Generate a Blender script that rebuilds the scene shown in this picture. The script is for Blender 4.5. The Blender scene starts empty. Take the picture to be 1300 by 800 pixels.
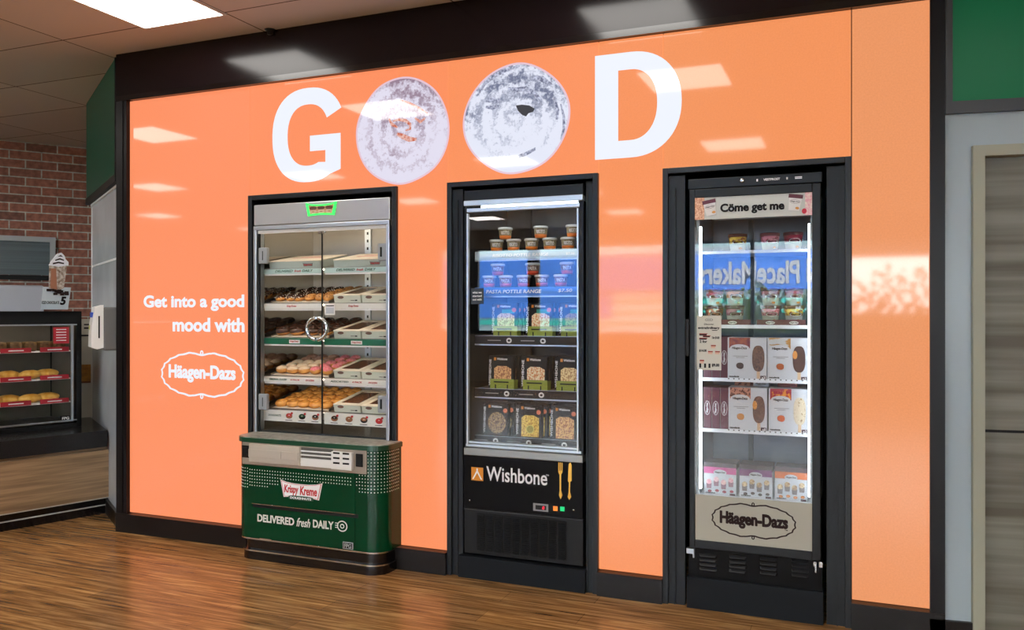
import bpy, bmesh, math, random
from mathutils import Vector, Matrix
R = math.radians
scene = bpy.context.scene
COL = scene.collection

# ------------------------------------------------------------------ camera
CAMY, CAMZ, YAW, FOC = -4.2, 1.468, R(22.36), 1062.0
cd = bpy.data.cameras.new('camera'); cam = bpy.data.objects.new('camera', cd); COL.objects.link(cam)
cam.location = (0, CAMY, CAMZ); cam.rotation_euler = (R(90), 0, YAW)
cd.sensor_width = 36; cd.lens = FOC / 1300 * 36; cd.shift_y = -4 / 1300; cd.clip_end = 300; cd.clip_start = .02
scene.camera = cam
# ------------------------------------------------------------------ sky and exposure
W_STRENGTH = 27.0
LAMP = 12.0
world = bpy.data.worlds.new('sky'); scene.world = world; world.use_nodes = True
bg = world.node_tree.nodes['Background']; bg.inputs[0].default_value = (.93, .97, 1, 1); bg.inputs[1].default_value = W_STRENGTH
vs = scene.view_settings; vs.view_transform = 'Standard'; vs.look = 'None'; vs.gamma = 1; vs.exposure = 0.0; vs.use_curve_mapping = False
scene.cycles.use_denoising = True
scene.cycles.max_bounces = 10; scene.cycles.transparent_max_bounces = 16; scene.cycles.sample_clamp_indirect = 6
scene.cycles.caustics_reflective = False; scene.cycles.caustics_refractive = False

# ------------------------------------------------------------------ surveying: a bearing and height from the camera station onto a real plane
FW = Vector((-math.sin(YAW), math.cos(YAW), 0)); RT = Vector((math.cos(YAW), math.sin(YAW), 0)); UP = Vector((0, 0, 1))
STN = Vector((0, CAMY, CAMZ))
def ray(px, py): return FW + RT * ((px - 650) / FOC) + UP * ((396 - py) / FOC)
def hit(px, py, p0, n):
    d = ray(px, py); return STN + d * ((Vector(p0) - STN).dot(Vector(n)) / d.dot(Vector(n)))
def on(px, py, y=0.0): return hit(px, py, (0, y, 0), (0, 1, 0))
def X(px, y=0.0): return on(px, 396, y).x
def Z(px, py, y=0.0): return on(px, py, y).z

# ------------------------------------------------------------------ materials
def lin(c):
    return tuple(((v / 255) / 12.92 if v / 255 <= .04045 else (((v / 255) + .055) / 1.055) ** 2.4) for v in c)
MATS = {}
def mat(name, rgb=(200, 200, 200), rough=.5, metal=0., emit=None, es=1., noise=None, scale=20., bump=0., coat=0., spec=.5, stretch=(1, 1, 1), detail=4, ramp=(.35, .65)):
    """noise: a second colour mixed by a noise texture in object space"""
    if name in MATS: return MATS[name]
    if max(rgb) < 50 and metal == 0 and spec == .5 and rough > .2: spec = .22
    m = bpy.data.materials.new(name); m.use_nodes = True; nt = m.node_tree; b = nt.nodes['Principled BSDF']
    b.inputs['Base Color'].default_value = (*lin(rgb), 1); b.inputs['Roughness'].default_value = rough; b.inputs['Metallic'].default_value = metal
    b.inputs['Specular IOR Level'].default_value = spec; b.inputs['Coat Weight'].default_value = coat; b.inputs['Coat Roughness'].default_value = .05
    if emit is not None:
        b.inputs['Emission Color'].default_value = (*lin(emit), 1); b.inputs['Emission Strength'].default_value = es
    if noise is not None or bump:
        tc = nt.nodes.new('ShaderNodeTexCoord'); mp = nt.nodes.new('ShaderNodeMapping'); mp.inputs['Scale'].default_value = stretch
        nz = nt.nodes.new('ShaderNodeTexNoise'); nz.inputs['Scale'].default_value = scale; nz.inputs['Detail'].default_value = detail
        nt.links.new(tc.outputs['Object'], mp.inputs[0]); nt.links.new(mp.outputs[0], nz.inputs['Vector'])
        if noise is not None:
            cr = nt.nodes.new('ShaderNodeValToRGB'); e = cr.color_ramp.elements
            e[0].position, e[1].position = ramp; e[0].color = (*lin(rgb), 1); e[1].color = (*lin(noise), 1)
            nt.links.new(nz.outputs[0], cr.inputs[0])
            if emit is None: nt.links.new(cr.outputs[0], b.inputs['Base Color'])
            else: nt.links.new(cr.outputs[0], b.inputs['Emission Color'])
        if bump:
            bp = nt.nodes.new('ShaderNodeBump'); bp.inputs['Strength'].default_value = bump; bp.inputs['Distance'].default_value = .01
            nt.links.new(nz.outputs[0], bp.inputs['Height']); nt.links.new(bp.outputs[0], b.inputs['Normal'])
    MATS[name] = m; return m

def glass_mat(name, refl, tint=(1, 1, 1)):
    m = bpy.data.materials.new(name); m.use_nodes = True; nt = m.node_tree; nt.nodes.clear(); N = nt.nodes.new; L = nt.links.new
    out = N('ShaderNodeOutputMaterial'); mix = N('ShaderNodeMixShader'); tr = N('ShaderNodeBsdfTransparent'); gl = N('ShaderNodeBsdfGlossy')
    tr.inputs[0].default_value = (*tint, 1); gl.inputs['Roughness'].default_value = .0
    lw = N('ShaderNodeLayerWeight'); lw.inputs[0].default_value = .5
    pw = N('ShaderNodeMath'); pw.operation = 'POWER'; pw.inputs[1].default_value = 5
    ma = N('ShaderNodeMath'); ma.operation = 'MULTIPLY_ADD'; ma.inputs[1].default_value = 1 - refl; ma.inputs[2].default_value = refl
    ge = N('ShaderNodeNewGeometry'); iv = N('ShaderNodeMath'); iv.operation = 'SUBTRACT'; iv.inputs[0].default_value = 1
    mu = N('ShaderNodeMath'); mu.operation = 'MULTIPLY'
    L(lw.outputs['Facing'], pw.inputs[0]); L(pw.outputs[0], ma.inputs[0]); L(ge.outputs['Backfacing'], iv.inputs[1])
    L(ma.outputs[0], mu.inputs[0]); L(iv.outputs[0], mu.inputs[1]); L(mu.outputs[0], mix.inputs[0])
    L(tr.outputs[0], mix.inputs[1]); L(gl.outputs[0], mix.inputs[2]); L(mix.outputs[0], out.inputs[0])
    MATS[name] = m; return m

def brick_mat(name, c1, c2, mortar, bw, rh, ms, dims='xz', bump=.4, rough=.85, noise_s=18, bias=0, extra=None, off=.5):
    m = bpy.data.materials.new(name); m.use_nodes = True; nt = m.node_tree; b = nt.nodes['Principled BSDF']; N = nt.nodes.new; L = nt.links.new
    tc = N('ShaderNodeTexCoord'); sp = N('ShaderNodeSeparateXYZ'); cb = N('ShaderNodeCombineXYZ'); L(tc.outputs['Object'], sp.inputs[0])
    L(sp.outputs['X'], cb.inputs['X']); L(sp.outputs['Z' if dims == 'xz' else 'Y'], cb.inputs['Y'])
    br = N('ShaderNodeTexBrick'); br.inputs['Scale'].default_value = 1; br.inputs['Brick Width'].default_value = bw; br.inputs['Row Height'].default_value = rh
    br.inputs['Mortar Size'].default_value = ms; br.inputs['Mortar Smooth'].default_value = .2; br.inputs['Bias'].default_value = bias; br.offset = off
    br.inputs['Color1'].default_value = (*lin(c1), 1); br.inputs['Color2'].default_value = (*lin(c2), 1); br.inputs['Mortar'].default_value = (*lin(mortar), 1)
    L(cb.outputs[0], br.inputs['Vector'])
    nz = N('ShaderNodeTexNoise'); nz.inputs['Scale'].default_value = noise_s; nz.inputs['Detail'].default_value = 6; L(tc.outputs['Object'], nz.inputs['Vector'])
    mr = N('ShaderNodeMapRange'); mr.inputs[1].default_value = .3; mr.inputs[2].default_value = .7; mr.inputs[3].default_value = .62; mr.inputs[4].default_value = 1.25
    L(nz.outputs[0], mr.inputs[0])
    mx = N('ShaderNodeMix'); mx.data_type = 'RGBA'; mx.blend_type = 'MULTIPLY'; mx.inputs[0].default_value = 1
    L(br.outputs['Color'], mx.inputs[6]); L(mr.outputs[0], mx.inputs[7]); L(mx.outputs[2], b.inputs['Base Color'])
    b.inputs['Roughness'].default_value = rough
    bp = N('ShaderNodeBump'); bp.inputs['Strength'].default_value = bump; bp.inputs['Distance'].default_value = .004; bp.invert = True
    L(br.outputs['Fac'], bp.inputs['Height']); L(bp.outputs[0], b.inputs['Normal'])
    MATS[name] = m; return m

def floor_mat():
    m = bpy.data.materials.new('oak_planks'); m.use_nodes = True; nt = m.node_tree; b = nt.nodes['Principled BSDF']; N = nt.nodes.new; L = nt.links.new
    tc = N('ShaderNodeTexCoord')
    br = N('ShaderNodeTexBrick'); br.inputs['Scale'].default_value = 1; br.inputs['Brick Width'].default_value = 1.22; br.inputs['Row Height'].default_value = .15
    br.inputs['Mortar Size'].default_value = .0012; br.inputs['Bias'].default_value = 0; br.offset = .37
    br.inputs['Color1'].default_value = (.8, .8, .8, 1); br.inputs['Color2'].default_value = (1.1, 1.08, 1.0, 1); br.inputs['Mortar'].default_value = (.45, .4, .35, 1)
    L(tc.outputs['Object'], br.inputs['Vector'])
    mp = N('ShaderNodeMapping'); mp.inputs['Scale'].default_value = (1.6, 30, 1); L(tc.outputs['Object'], mp.inputs[0])
    nz = N('ShaderNodeTexNoise'); nz.inputs['Scale'].default_value = 1.6; nz.inputs['Detail'].default_value = 7; nz.inputs['Roughness'].default_value = .62; nz.inputs['Distortion'].default_value = .5
    L(mp.outputs[0], nz.inputs['Vector'])
    cr = N('ShaderNodeValToRGB'); e = cr.color_ramp.elements
    e[0].position = .3; e[0].color = (*lin((84, 58, 32)), 1); e[1].position = .7; e[1].color = (*lin((200, 158, 106)), 1)
    k = cr.color_ramp.elements.new(.5); k.color = (*lin((148, 108, 64)), 1)
    L(nz.outputs[0], cr.inputs[0])
    mx = N('ShaderNodeMix'); mx.data_type = 'RGBA'; mx.blend_type = 'MULTIPLY'; mx.inputs[0].default_value = 1
    L(cr.outputs[0], mx.inputs[6]); L(br.outputs['Color'], mx.inputs[7]); L(mx.outputs[2], b.inputs['Base Color'])
    b.inputs['Roughness'].default_value = .22; b.inputs['Specular IOR Level'].default_value = .45
    bp = N('ShaderNodeBump'); bp.inputs['Strength'].default_value = .08; bp.inputs['Distance'].default_value = .002
    L(nz.outputs[0], bp.inputs['Height']); L(bp.outputs[0], b.inputs['Normal'])
    MATS['floor'] = m; return m

def grid_mat(name, base, line, gx, gy, w, ox=0, oy=0, rough=.85):
    """tiles with thin joints, x and y object coordinates"""
    m = bpy.data.materials.new(name); m.use_nodes = True; nt = m.node_tree; b = nt.nodes['Principled BSDF']; N = nt.nodes.new; L = nt.links.new
    tc = N('ShaderNodeTexCoord'); mp = N('ShaderNodeMapping'); mp.inputs['Location'].default_value = (-ox, -oy, 0); L(tc.outputs['Object'], mp.inputs[0])
    br = N('ShaderNodeTexBrick'); br.offset = 0; br.inputs['Scale'].default_value = 1; br.inputs['Brick Width'].default_value = gx; br.inputs['Row Height'].default_value = gy
    br.inputs['Mortar Size'].default_value = w; br.inputs['Mortar Smooth'].default_value = 0
    c2 = tuple(min(255, v * 1.06) for v in base)
    br.inputs['Color1'].default_value = (*lin(base), 1); br.inputs['Color2'].default_value = (*lin(c2), 1); br.inputs['Mortar'].default_value = (*lin(line), 1)
    L(mp.outputs[0], br.inputs['Vector']); L(br.outputs['Color'], b.inputs['Base Color']); b.inputs['Roughness'].default_value = rough
    MATS[name] = m; return m

# ------------------------------------------------------------------ mesh building
ORG = {}
def front(x=0, y=0, z=0):            # u -> +X, v -> +Z, w (towards viewer) -> -Y
    return Matrix(((1, 0, 0, x), (0, 0, -1, y), (0, 1, 0, z), (0, 0, 0, 1)))
def topm(x=0, y=0, z=0): return Matrix.Translation((x, y, z))
def frame(o, u, n):                  # u along, n normal, v up
    u = Vector(u).normalized(); n = Vector(n).normalized(); v = n.cross(u)
    return Matrix(((u.x, v.x, n.x, o[0]), (u.y, v.y, n.y, o[1]), (u.z, v.z, n.z, o[2]), (0, 0, 0, 1)))

FLAT = {}
def _to_mesh(cu):
    ob = bpy.data.objects.new('tmp', cu); COL.objects.link(ob); dg = bpy.context.evaluated_depsgraph_get(); dg.update()
    me = bpy.data.meshes.new_from_object(ob.evaluated_get(dg))
    v = [tuple(a.co) for a in me.vertices]; f = [tuple(p.vertices) for p in me.polygons]
    bpy.data.objects.remove(ob); bpy.data.curves.remove(cu); bpy.data.meshes.remove(me); return v, f
def text_geo(s, bold=0., shear=0., ext=.004):
    k = (s, bold, shear, ext)
    if k not in FLAT:
        cu = bpy.data.curves.new('t', 'FONT'); cu.body = s; cu.size = 1; cu.offset = bold; cu.shear = shear; cu.extrude = ext; cu.resolution_u = 4
        FLAT[k] = _to_mesh(cu)
    return FLAT[k]
def loops_geo(loops, ext=.0005):
    cu = bpy.data.curves.new('l', 'CURVE'); cu.dimensions = '2D'; cu.fill_mode = 'BOTH'; cu.extrude = ext
    for lp in loops:
        sp = cu.splines.new('POLY'); sp.points.add(len(lp) - 1); sp.use_cyclic_u = True
        for p, q in zip(sp.points, lp): p.co = (q[0], q[1], 0, 1)
    return _to_mesh(cu)

class MB:
    def __init__(s): s.bm = bmesh.new()
    def add(s, verts, faces, mi=0, M=None, smooth=False):
        vs_ = [s.bm.verts.new((M @ Vector(v)) if M is not None else v) for v in verts]
        for f in faces:
            try:
                fc = s.bm.faces.new([vs_[i] for i in f]); fc.material_index = mi; fc.smooth = smooth
            except ValueError: pass
        return s
    def box(s, x0, x1, y0, y1, z0, z1, mi=0, bev=0., M=None, seg=2):
        t = bmesh.new(); bmesh.ops.create_cube(t, size=1)
        for v in t.verts: v.co = ((x0 + x1) / 2 + v.co.x * (x1 - x0), (y0 + y1) / 2 + v.co.y * (y1 - y0), (z0 + z1) / 2 + v.co.z * (z1 - z0))
        if bev: bmesh.ops.bevel(t, geom=list(t.edges), offset=bev, segments=seg, affect='EDGES', profile=.5)
        t.verts.ensure_lookup_table(); t.verts.index_update()
        s.add([tuple(v.co) for v in t.verts], [[v.index for v in f.verts] for f in t.faces], mi, M, False); t.free(); return s
    def prism(s, pts, w0, w1, mi=0, M=None, smooth=False):          # polygon in uv, thick in w (ccw pts)
        n = len(pts); v = [(p[0], p[1], w0) for p in pts] + [(p[0], p[1], w1) for p in pts]
        s.add(v, [list(range(n))[::-1], list(range(n, 2 * n))], mi, M)
        s.add(v, [[i, (i + 1) % n, n + (i + 1) % n, n + i] for i in range(n)], mi, M, smooth); return s
    def lathe(s, prof, n=24, mi=0, M=None, smooth=True, mis=None):      # prof: (r, z) list
        v = []; f = []
        for r, z in prof:
            for i in range(n):
                a = 2 * math.pi * i / n; v.append((r * math.cos(a), r * math.sin(a), z))
        for k in range(len(prof) - 1):
            f = [[k * n + i, k * n + (i + 1) % n, (k + 1) * n + (i + 1) % n, (k + 1) * n + i] for i in range(n)]
            s.add([*v], f, mi if mis is None else mis[k], M, smooth) if False else None
        vs_ = [s.bm.verts.new((M @ Vector(a)) if M is not None else a) for a in v]
        for k in range(len(prof) - 1):
            for i in range(n):
                fc = s.bm.faces.new([vs_[j] for j in (k * n + i, k * n + (i + 1) % n, (k + 1) * n + (i + 1) % n, (k + 1) * n + i)])
                fc.smooth = smooth; fc.material_index = mi if mis is None else mis[k]
        for k, rev in ((0, True), (len(prof) - 1, False)):
            if prof[k][0] > 1e-5:
                idx = [vs_[k * n + i] for i in range(n)]
                fc = s.bm.faces.new(idx[::-1] if rev else idx); fc.material_index = mi if mis is None else mis[min(k, len(mis) - 1)]
        return s
    def tube(s, pts, r, n=10, mi=0, closed=False, smooth=True):
        P = [Vector(p) for p in pts]; rings = []; m = len(P)
        for i, p in enumerate(P):
            a = P[(i - 1) % m] if (closed or i > 0) else p; b = P[(i + 1) % m] if (closed or i < m - 1) else p
            d = (b - a).normalized(); h = Vector((0, 0, 1)) if abs(d.z) < .9 else Vector((0, 1, 0))
            u = d.cross(h).normalized(); w = d.cross(u)
            rr = r[i] if isinstance(r, (list, tuple)) else r
            rings.append([s.bm.verts.new(p + (u * math.cos(2 * math.pi * k / n) + w * math.sin(2 * math.pi * k / n)) * rr) for k in range(n)])
        for i in range(m if closed else m - 1):
            A, B = rings[i], rings[(i + 1) % m]
            for k in range(n):
                fc = s.bm.faces.new([A[k], A[(k + 1) % n], B[(k + 1) % n], B[k]]); fc.smooth = smooth; fc.material_index = mi
        if not closed:
            for rg in (rings[0], rings[-1][::-1]):
                s.bm.faces.new(rg).material_index = mi
        return s
    def ellipsoid(s, c, r, mi=0, seg=16, rings=10, M=None, zmin=-1., jitter=0, seed=0):
        t = bmesh.new(); bmesh.ops.create_uvsphere(t, u_segments=seg, v_segments=rings, radius=1); rnd = random.Random(seed)
        for v in t.verts:
            j = 1 + (rnd.random() - .5) * jitter
            v.co = (c[0] + v.co.x * r[0] * j, c[1] + v.co.y * r[1] * j, c[2] + max(v.co.z, zmin) * r[2] * j)
        t.verts.index_update()
        s.add([tuple(v.co) for v in t.verts], [[v.index for v in f.verts] for f in t.faces], mi, M, True); t.free(); return s
    def text(s, body, x0, x1, z0, z1, M, mi=0, bold=0., shear=0., th=.0012, w=0.):
        """fit the writing into the rectangle x0..x1, z0..z1 of the plane M"""
        extra = max(0, bold - .025); bold = min(bold, .025)
        v, f = text_geo(body, bold, shear)
        us = [a[0] for a in v]; vz = [a[1] for a in v]; u0, u1, v0, v1 = min(us), max(us), min(vz), max(vz)
        vv = [(x0 + (a[0] - u0) / (u1 - u0) * (x1 - x0), z0 + (a[1] - v0) / (v1 - v0) * (z1 - z0), w + (th if a[2] > 0 else 0)) for a in v]
        if extra:      # heavier weight: the same outlines again, moved by a hair
            e = extra * min((x1 - x0) / (u1 - u0), (z1 - z0) / (v1 - v0))
            for dx, dz in ((-e, 0), (e, 0), (0, e), (0, -e), (-e * .7, e * .7), (e * .7, e * .7), (e * .7, -e * .7)):
                s.add([(a + dx, b + dz, c - .00002) for a, b, c in vv], f, mi, M)
        return s.add(vv, f, mi, M)
    def loops(s, lps, M, mi=0, th=.0012, w=0.):
        v, f = loops_geo(lps)
        return s.add([(a[0], a[1], w + (th if a[2] > 0 else 0)) for a in v], f, mi, M)
    def rect(s, x0, x1, z0, z1, M, mi=0, th=.0008, w=0.):
        return s.prism([(x0, z0), (x1, z0), (x1, z1), (x0, z1)], w, w + th, mi, M)
    def build(s, name, mats, parent=None, origin=None, merge=False, autosmooth=False):
        if merge: bmesh.ops.remove_doubles(s.bm, verts=s.bm.verts, dist=1e-5)
        bmesh.ops.recalc_face_normals(s.bm, faces=s.bm.faces)
        me = bpy.data.meshes.new(name)
        o = bpy.data.objects.new(name, me); COL.objects.link(o)
        if parent is not None:
            g = ORG[parent.name]; o.parent = parent; ORG[o.name] = g
        else:
            g = Vector(origin) if origin is not None else Vector((0, 0, 0)); o.location = g; ORG[o.name] = g
        if g.length: bmesh.ops.translate(s.bm, verts=s.bm.verts, vec=-g)
        s.bm.to_mesh(me); s.bm.free()
        for m in (mats if isinstance(mats, (list, tuple)) else [mats]): me.materials.append(m)
        return o
def tag(o, label, cat, group=None, kind=None):
    o['label'] = label; o['category'] = cat
    if group: o['group'] = group
    if kind: o['kind'] = kind
    return o
def struct(o, label=None):
    o['kind'] = 'structure'
    if label: o['label'] = label
    return o
def thing(name, loc, label, cat, group=None, rot=None):
    o = bpy.data.objects.new(name, None); COL.objects.link(o); o.location = loc; o.empty_display_size = .05
    ORG[o.name] = Vector(loc) if rot is None else Vector((0, 0, 0))
    if rot: o.rotation_euler = rot
    return tag(o, label, cat, group)
def dup(root, loc, rot=None, label=None, group=None):
    r = root.copy(); COL.objects.link(r); r.location = loc
    if rot is not None: r.rotation_euler = rot
    if label: r['label'] = label
    if group: r['group'] = group
    for ch in list(root.children):
        c = ch.copy(); COL.objects.link(c); c.parent = r
        for g in ch.children:
            d = g.copy(); COL.objects.link(d); d.parent = c
    return r
ORD = ['first', 'second', 'third', 'fourth', 'fifth', 'sixth', 'seventh']

def scallop(w, h, t, n=240, lobes=22):
    """the scalloped oval badge outline with a small curl at top and bottom; returns outer and inner loops"""
    def ring(off):
        pts = []
        for i in range(n):
            a = 2 * math.pi * i / n; c, s_ = math.cos(a), math.sin(a)
            r = 1 - .028 * abs(math.cos(lobes * a / 2)) if abs(c) > .22 else 1 - .028
            d = math.exp(-(c / .13) ** 2) * .10
            x = (w / 2 * r - off) * math.copysign(abs(c) ** .93, c); y = (h / 2 * r * (1 - d) - off) * math.copysign(abs(s_) ** .93, s_)
            pts.append((x, y))
        return pts
    return [ring(0), ring(t)]
def circ(cx, cy, rx, ry, n=40): return [(cx + rx * math.cos(2 * math.pi * i / n), cy + ry * math.sin(2 * math.pi * i / n)) for i in range(n)]
def badge(mb, cx, cz, w, h, M, mi, t, th=.0012, w_=0, hole=True):
    lp = [[(cx + p[0], cz + p[1]) for p in l] for l in scallop(w, h, t)]
    mb.loops(lp if hole else lp[:1], M, mi, th, w_)
    if hole:
        rr = h * .055
        for sg in (1, -1):
            mb.loops([circ(cx, cz + sg * (h / 2 * .93), rr * .8, rr), circ(cx, cz + sg * (h / 2 * .93), rr * .8 - t * .7, rr - t * .7)], M, mi, th, w_)
# ------------------------------------------------------------------ the common materials
FLOOR = floor_mat()
black = mat('black_powdercoat', (11, 12, 14), .4, spec=.3); blackg = mat('black_gloss', (12, 10, 12), .14)
char = mat('charcoal_laminate', (20, 24, 28), .42, spec=.3); satin = mat('satin_black', (7, 7, 8), .5, spec=.3)
chrome = mat('chrome', (205, 210, 215), .12, 1); steel = mat('brushed_steel', (178, 176, 172), .32, 1); alu = mat('aluminium', (196, 204, 210), .35, 1)
white = mat('white_paint', (236, 236, 232), .4); cream = mat('cream_card', (238, 228, 208), .6); red = mat('red_print', (190, 36, 38), .5)
ink = mat('black_ink', (20, 18, 20), .6); whiteink = mat('white_ink', (245, 245, 245), .5)
kgreen = mat('racing_green', (0, 56, 33), .18, spec=.25); dgreen = mat('dark_green', (5, 66, 42), .3)
gold = mat('gold_print', (214, 160, 66), .3, .7)
pane = glass_mat('shop_glass', .045); doorg = glass_mat('door_glass', .035); doorg2 = glass_mat('double_glazed_glass', .10); doorg3 = glass_mat('freezer_glass', .125)
greyp = mat('grey_plastic', (150, 156, 160), .4)
XL, XR = X(165), X(1180); ZB, ZT = .1305, 2.874; ZC = 3.19
RET0 = Vector((X(152), 0, 0)); RDIR = Vector((-.829, .559, 0)); RN = Vector((-.559, -.829, 0))

# ------------------------------------------------------------------ the room shell
o = MB().box(-13, 5, -12.2, 5, -.1, 0).build('floor', FLOOR); struct(o)
o = MB().box(-13, 5, -12.2, 5, ZC, ZC + .1).build('ceiling', grid_mat('ceiling_tiles', (212, 212, 214), (90, 84, 80), 1.29, .65, .005, -3.36, -.38)); struct(o)
wallm = mat('plaster', (186, 180, 170), .8)
o = MB().box(-13.1, -13, -12.2, 5, 0, ZC).build('wall_left', wallm); struct(o)
o = MB().box(5, 5.1, -12.2, 5, 0, ZC).build('wall_right', wallm); struct(o)
o = MB().box(-13, 5, 5, 5.1, 0, ZC).build('wall_back', wallm); struct(o)
o = MB().box(RET0.x + .02, .32, 1.0, 1.06, 0, ZC).build('wall_service', satin); struct(o)
# shopfront behind the camera: sill, head, mullions, glass
SFY = -12.0
m_ = mat('dark_frame', (40, 44, 48), .4)
mb = MB(); mb.box(-13, 5, SFY - .1, SFY + .02, 2.81, ZC); mb.box(-13, 5, SFY - .1, SFY + .02, 0, 1.0); mb.box(-13, -8.3, SFY - .1, SFY + .02, 1.0, 2.95)
struct(mb.build('wall_front', wallm))
cols = [(-7.62, .36), (-6.18, .24), (-4.9, .07), (-3.4, .07), (-1.79, .07), (-.2, .07), (1.4, .1), (3.2, .1), (4.9, .2)]
mb = MB()
for x, w in cols: mb.box(x - w / 2, x + w / 2, SFY - .08, SFY + .02, 1.0, 2.81)
mb.box(-8.3, 5, SFY - .06, SFY, 1.0, 1.07); mb.box(-8.3, 5, SFY - .06, SFY, 2.77, 2.81)
w1 = struct(mb.build('window_1', m_)); struct(MB().box(-8.3, 5, SFY - .04, SFY - .034, 1.0, 2.8).build('window_glass', pane, w1))
aw = MB().box(-.45, 5.2, SFY - 1.5, SFY - .12, 2.74, 2.95).box(-.45, 5.2, SFY - 1.56, SFY - 1.5, 2.53, 2.8).box(-.45, 5.2, SFY - .9, SFY - .86, 2.66, 2.74).build('awning', mat('awning_white', (226, 232, 232), .6), origin=(2.4, SFY - .8, 2.74)); tag(aw, 'pale awning outside above the shop windows', 'awning')
# outside: car park, timber yard building across the road, hedge, street trees
o = MB().box(-60, 60, -80, -12.2, -.16, -.06).build('ground', mat('asphalt', (120, 120, 122), .9, noise=(96, 96, 98), scale=3)); struct(o)
by = -30.0
bd = thing('trade_store_building', (-9, by, -.06), 'long trade store across the road with blue fascia and teal stripes', 'building')
mb = MB().box(-19, -.6, by - 8, by, -.06, 5.6); mb.build('wall', mat('pale_cladding', (214, 240, 240), .7, noise=(176, 206, 212), scale=1.2, stretch=(1, 1, 12)), bd)
mb = MB().box(-18.9, -.7, by, by + .35, 2.35, 3.75); mb.build('fascia', mat('blue_cladding', (28, 92, 176), .6), bd)
mb = MB().box(-18.9, -.7, by, by + .2, 3.9, 4.05).box(-18.9, -.7, by, by + .2, 4.6, 4.7); mb.build('canopy', mat('pale_canopy', (222, 232, 232), .6), bd)
mb = MB(); 
for z in (.9, 1.35, 1.8): mb.box(-18.9, -.7, by, by + .06, z, z + .2)
mb.build('stripe', mat('teal_paint', (40, 176, 160), .6), bd)
mb = MB().box(-18.9, -9.5, by, by + .08, 1.2, 2.3); mb.build('display_window', mat('blue_poster', (38, 104, 190), .5), bd)
Mback = frame((0, by + .36, 0), (-1, 0, 0), (0, 1, 0))
mb = MB(); mb.text('PlaceMakers', 2.0, 5.85, 2.55, 3.45, Mback, 0, .03, th=.04); mb.build('lettering', whiteink, bd)
mb = MB(); mb.loops([[(1.35, 2.6), (1.75, 2.6), (1.75, 3.5), (1.35, 3.5)]], Mback, 0, .04); mb.text('P', 1.43, 1.68, 2.75, 3.35, Mback, 1, .03, th=.02, w=.045)
mb.build('logo', [whiteink, MATS['blue_cladding']], bd)
leafm = mat('leaf', (52, 74, 34), .6, noise=(84, 104, 48), scale=30)
rnd = random.Random(5)
mb = MB()
for i in range(1500):
    x = rnd.uniform(-3.4, 5); b_ = (1.95 if x > -.1 else 1.6) + .16 * math.sin(x * 2.6) + .1 * math.sin(x * 6.3 + 1); z = min(rnd.uniform(1.2, b_ + .3), rnd.uniform(1.2, b_ + .35)); y = -14.2 + rnd.uniform(-.35, .35)
    a, b2, l = rnd.uniform(0, 6.28), rnd.uniform(.2, 1.3), rnd.uniform(.09, .2)
    d = Vector((math.cos(a) * math.cos(b2), math.sin(a) * math.cos(b2) * .5, math.sin(b2))); s_ = d.cross(Vector((0, 1, .2))).normalized() * l * .28; p = Vector((x, y, z))
    mb.add([p, p + d * l * .5 + s_, p + d * l, p + d * l * .5 - s_], [[0, 1, 2, 3]])
mb.box(-3.4, 5, -14.4, -14.1, -.06, 1.45)
tag(mb.build('hedge', leafm, origin=(.8, -14.2, -.06)), 'clipped green hedge outside the shop windows, mirrored in the orange screen', 'hedge')

# ------------------------------------------------------------------ brick wall at the far left with hatch
BDIR = Vector((.559, .829, 0)); BN = Vector((.829, -.559, 0)); BP = Vector((-7.47, 2.24, 0))
brick = brick_mat('red_brick', (162, 106, 88), (84, 66, 60), (190, 192, 180), .285, .0885, .0065, noise_s=22, bias=-.45)
o = MB().box(-4.2, 2.6, 0, .2, 0, ZC).build('wall_brick', brick); struct(o); o.location = BP; o.rotation_euler = (0, 0, math.atan2(BDIR.y, BDIR.x))
def onb(px, py): # brick-plane coordinates (along, height)
    p = hit(px, py, BP, BN); return (p - BP).dot(BDIR), p.z
MBk = frame(BP, BDIR, BN)
u1, zt = onb(70, 302); _, zb = onb(60, 356); u0 = u1 - 1.6
hw = thing('service_hatch', tuple(BP + BDIR * (u1 - .8) + UP * 1.55), 'grey-framed wall hatch with dark shutter on the red brick wall', 'hatch')
mb = MB(); t_ = .05
mb.rect(u0, u1, zt - t_, zt, MBk, 0, .05); mb.rect(u1 - t_, u1, zb, zt - t_, MBk, 0, .05); mb.rect(u0, u0 + t_, zb, zt - t_, MBk, 0, .05); mb.build('frame', mat('pale_grey_metal', (176, 182, 184), .4), hw)
mb = MB(); mb.rect(u0 + t_, u1 - t_, zb + .05, zt - t_, MBk, 0, .02)
mb.build('shutter', mat('slate_grey_shutter', (92, 106, 110), .4, noise=(74, 86, 90), scale=2, stretch=(.1, .1, 20)), hw)
mb = MB(); mb.rect(u0 + t_, u1 - t_, zb, zb + .045, MBk, 0, .07); mb.build('rail', satin, hw)
mb = MB(); mb.box(u0 - .1, u1 - .12, zb - .55, zb - .06, 0, .25, 0, .02, MBk); tag(mb.build('till_printer', mat('pale_plastic', (190, 194, 204), .4), origin=tuple(BP + BDIR * u0)), 'pale grey machine below the brick wall hatch, behind the pastry case', 'machine')

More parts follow.
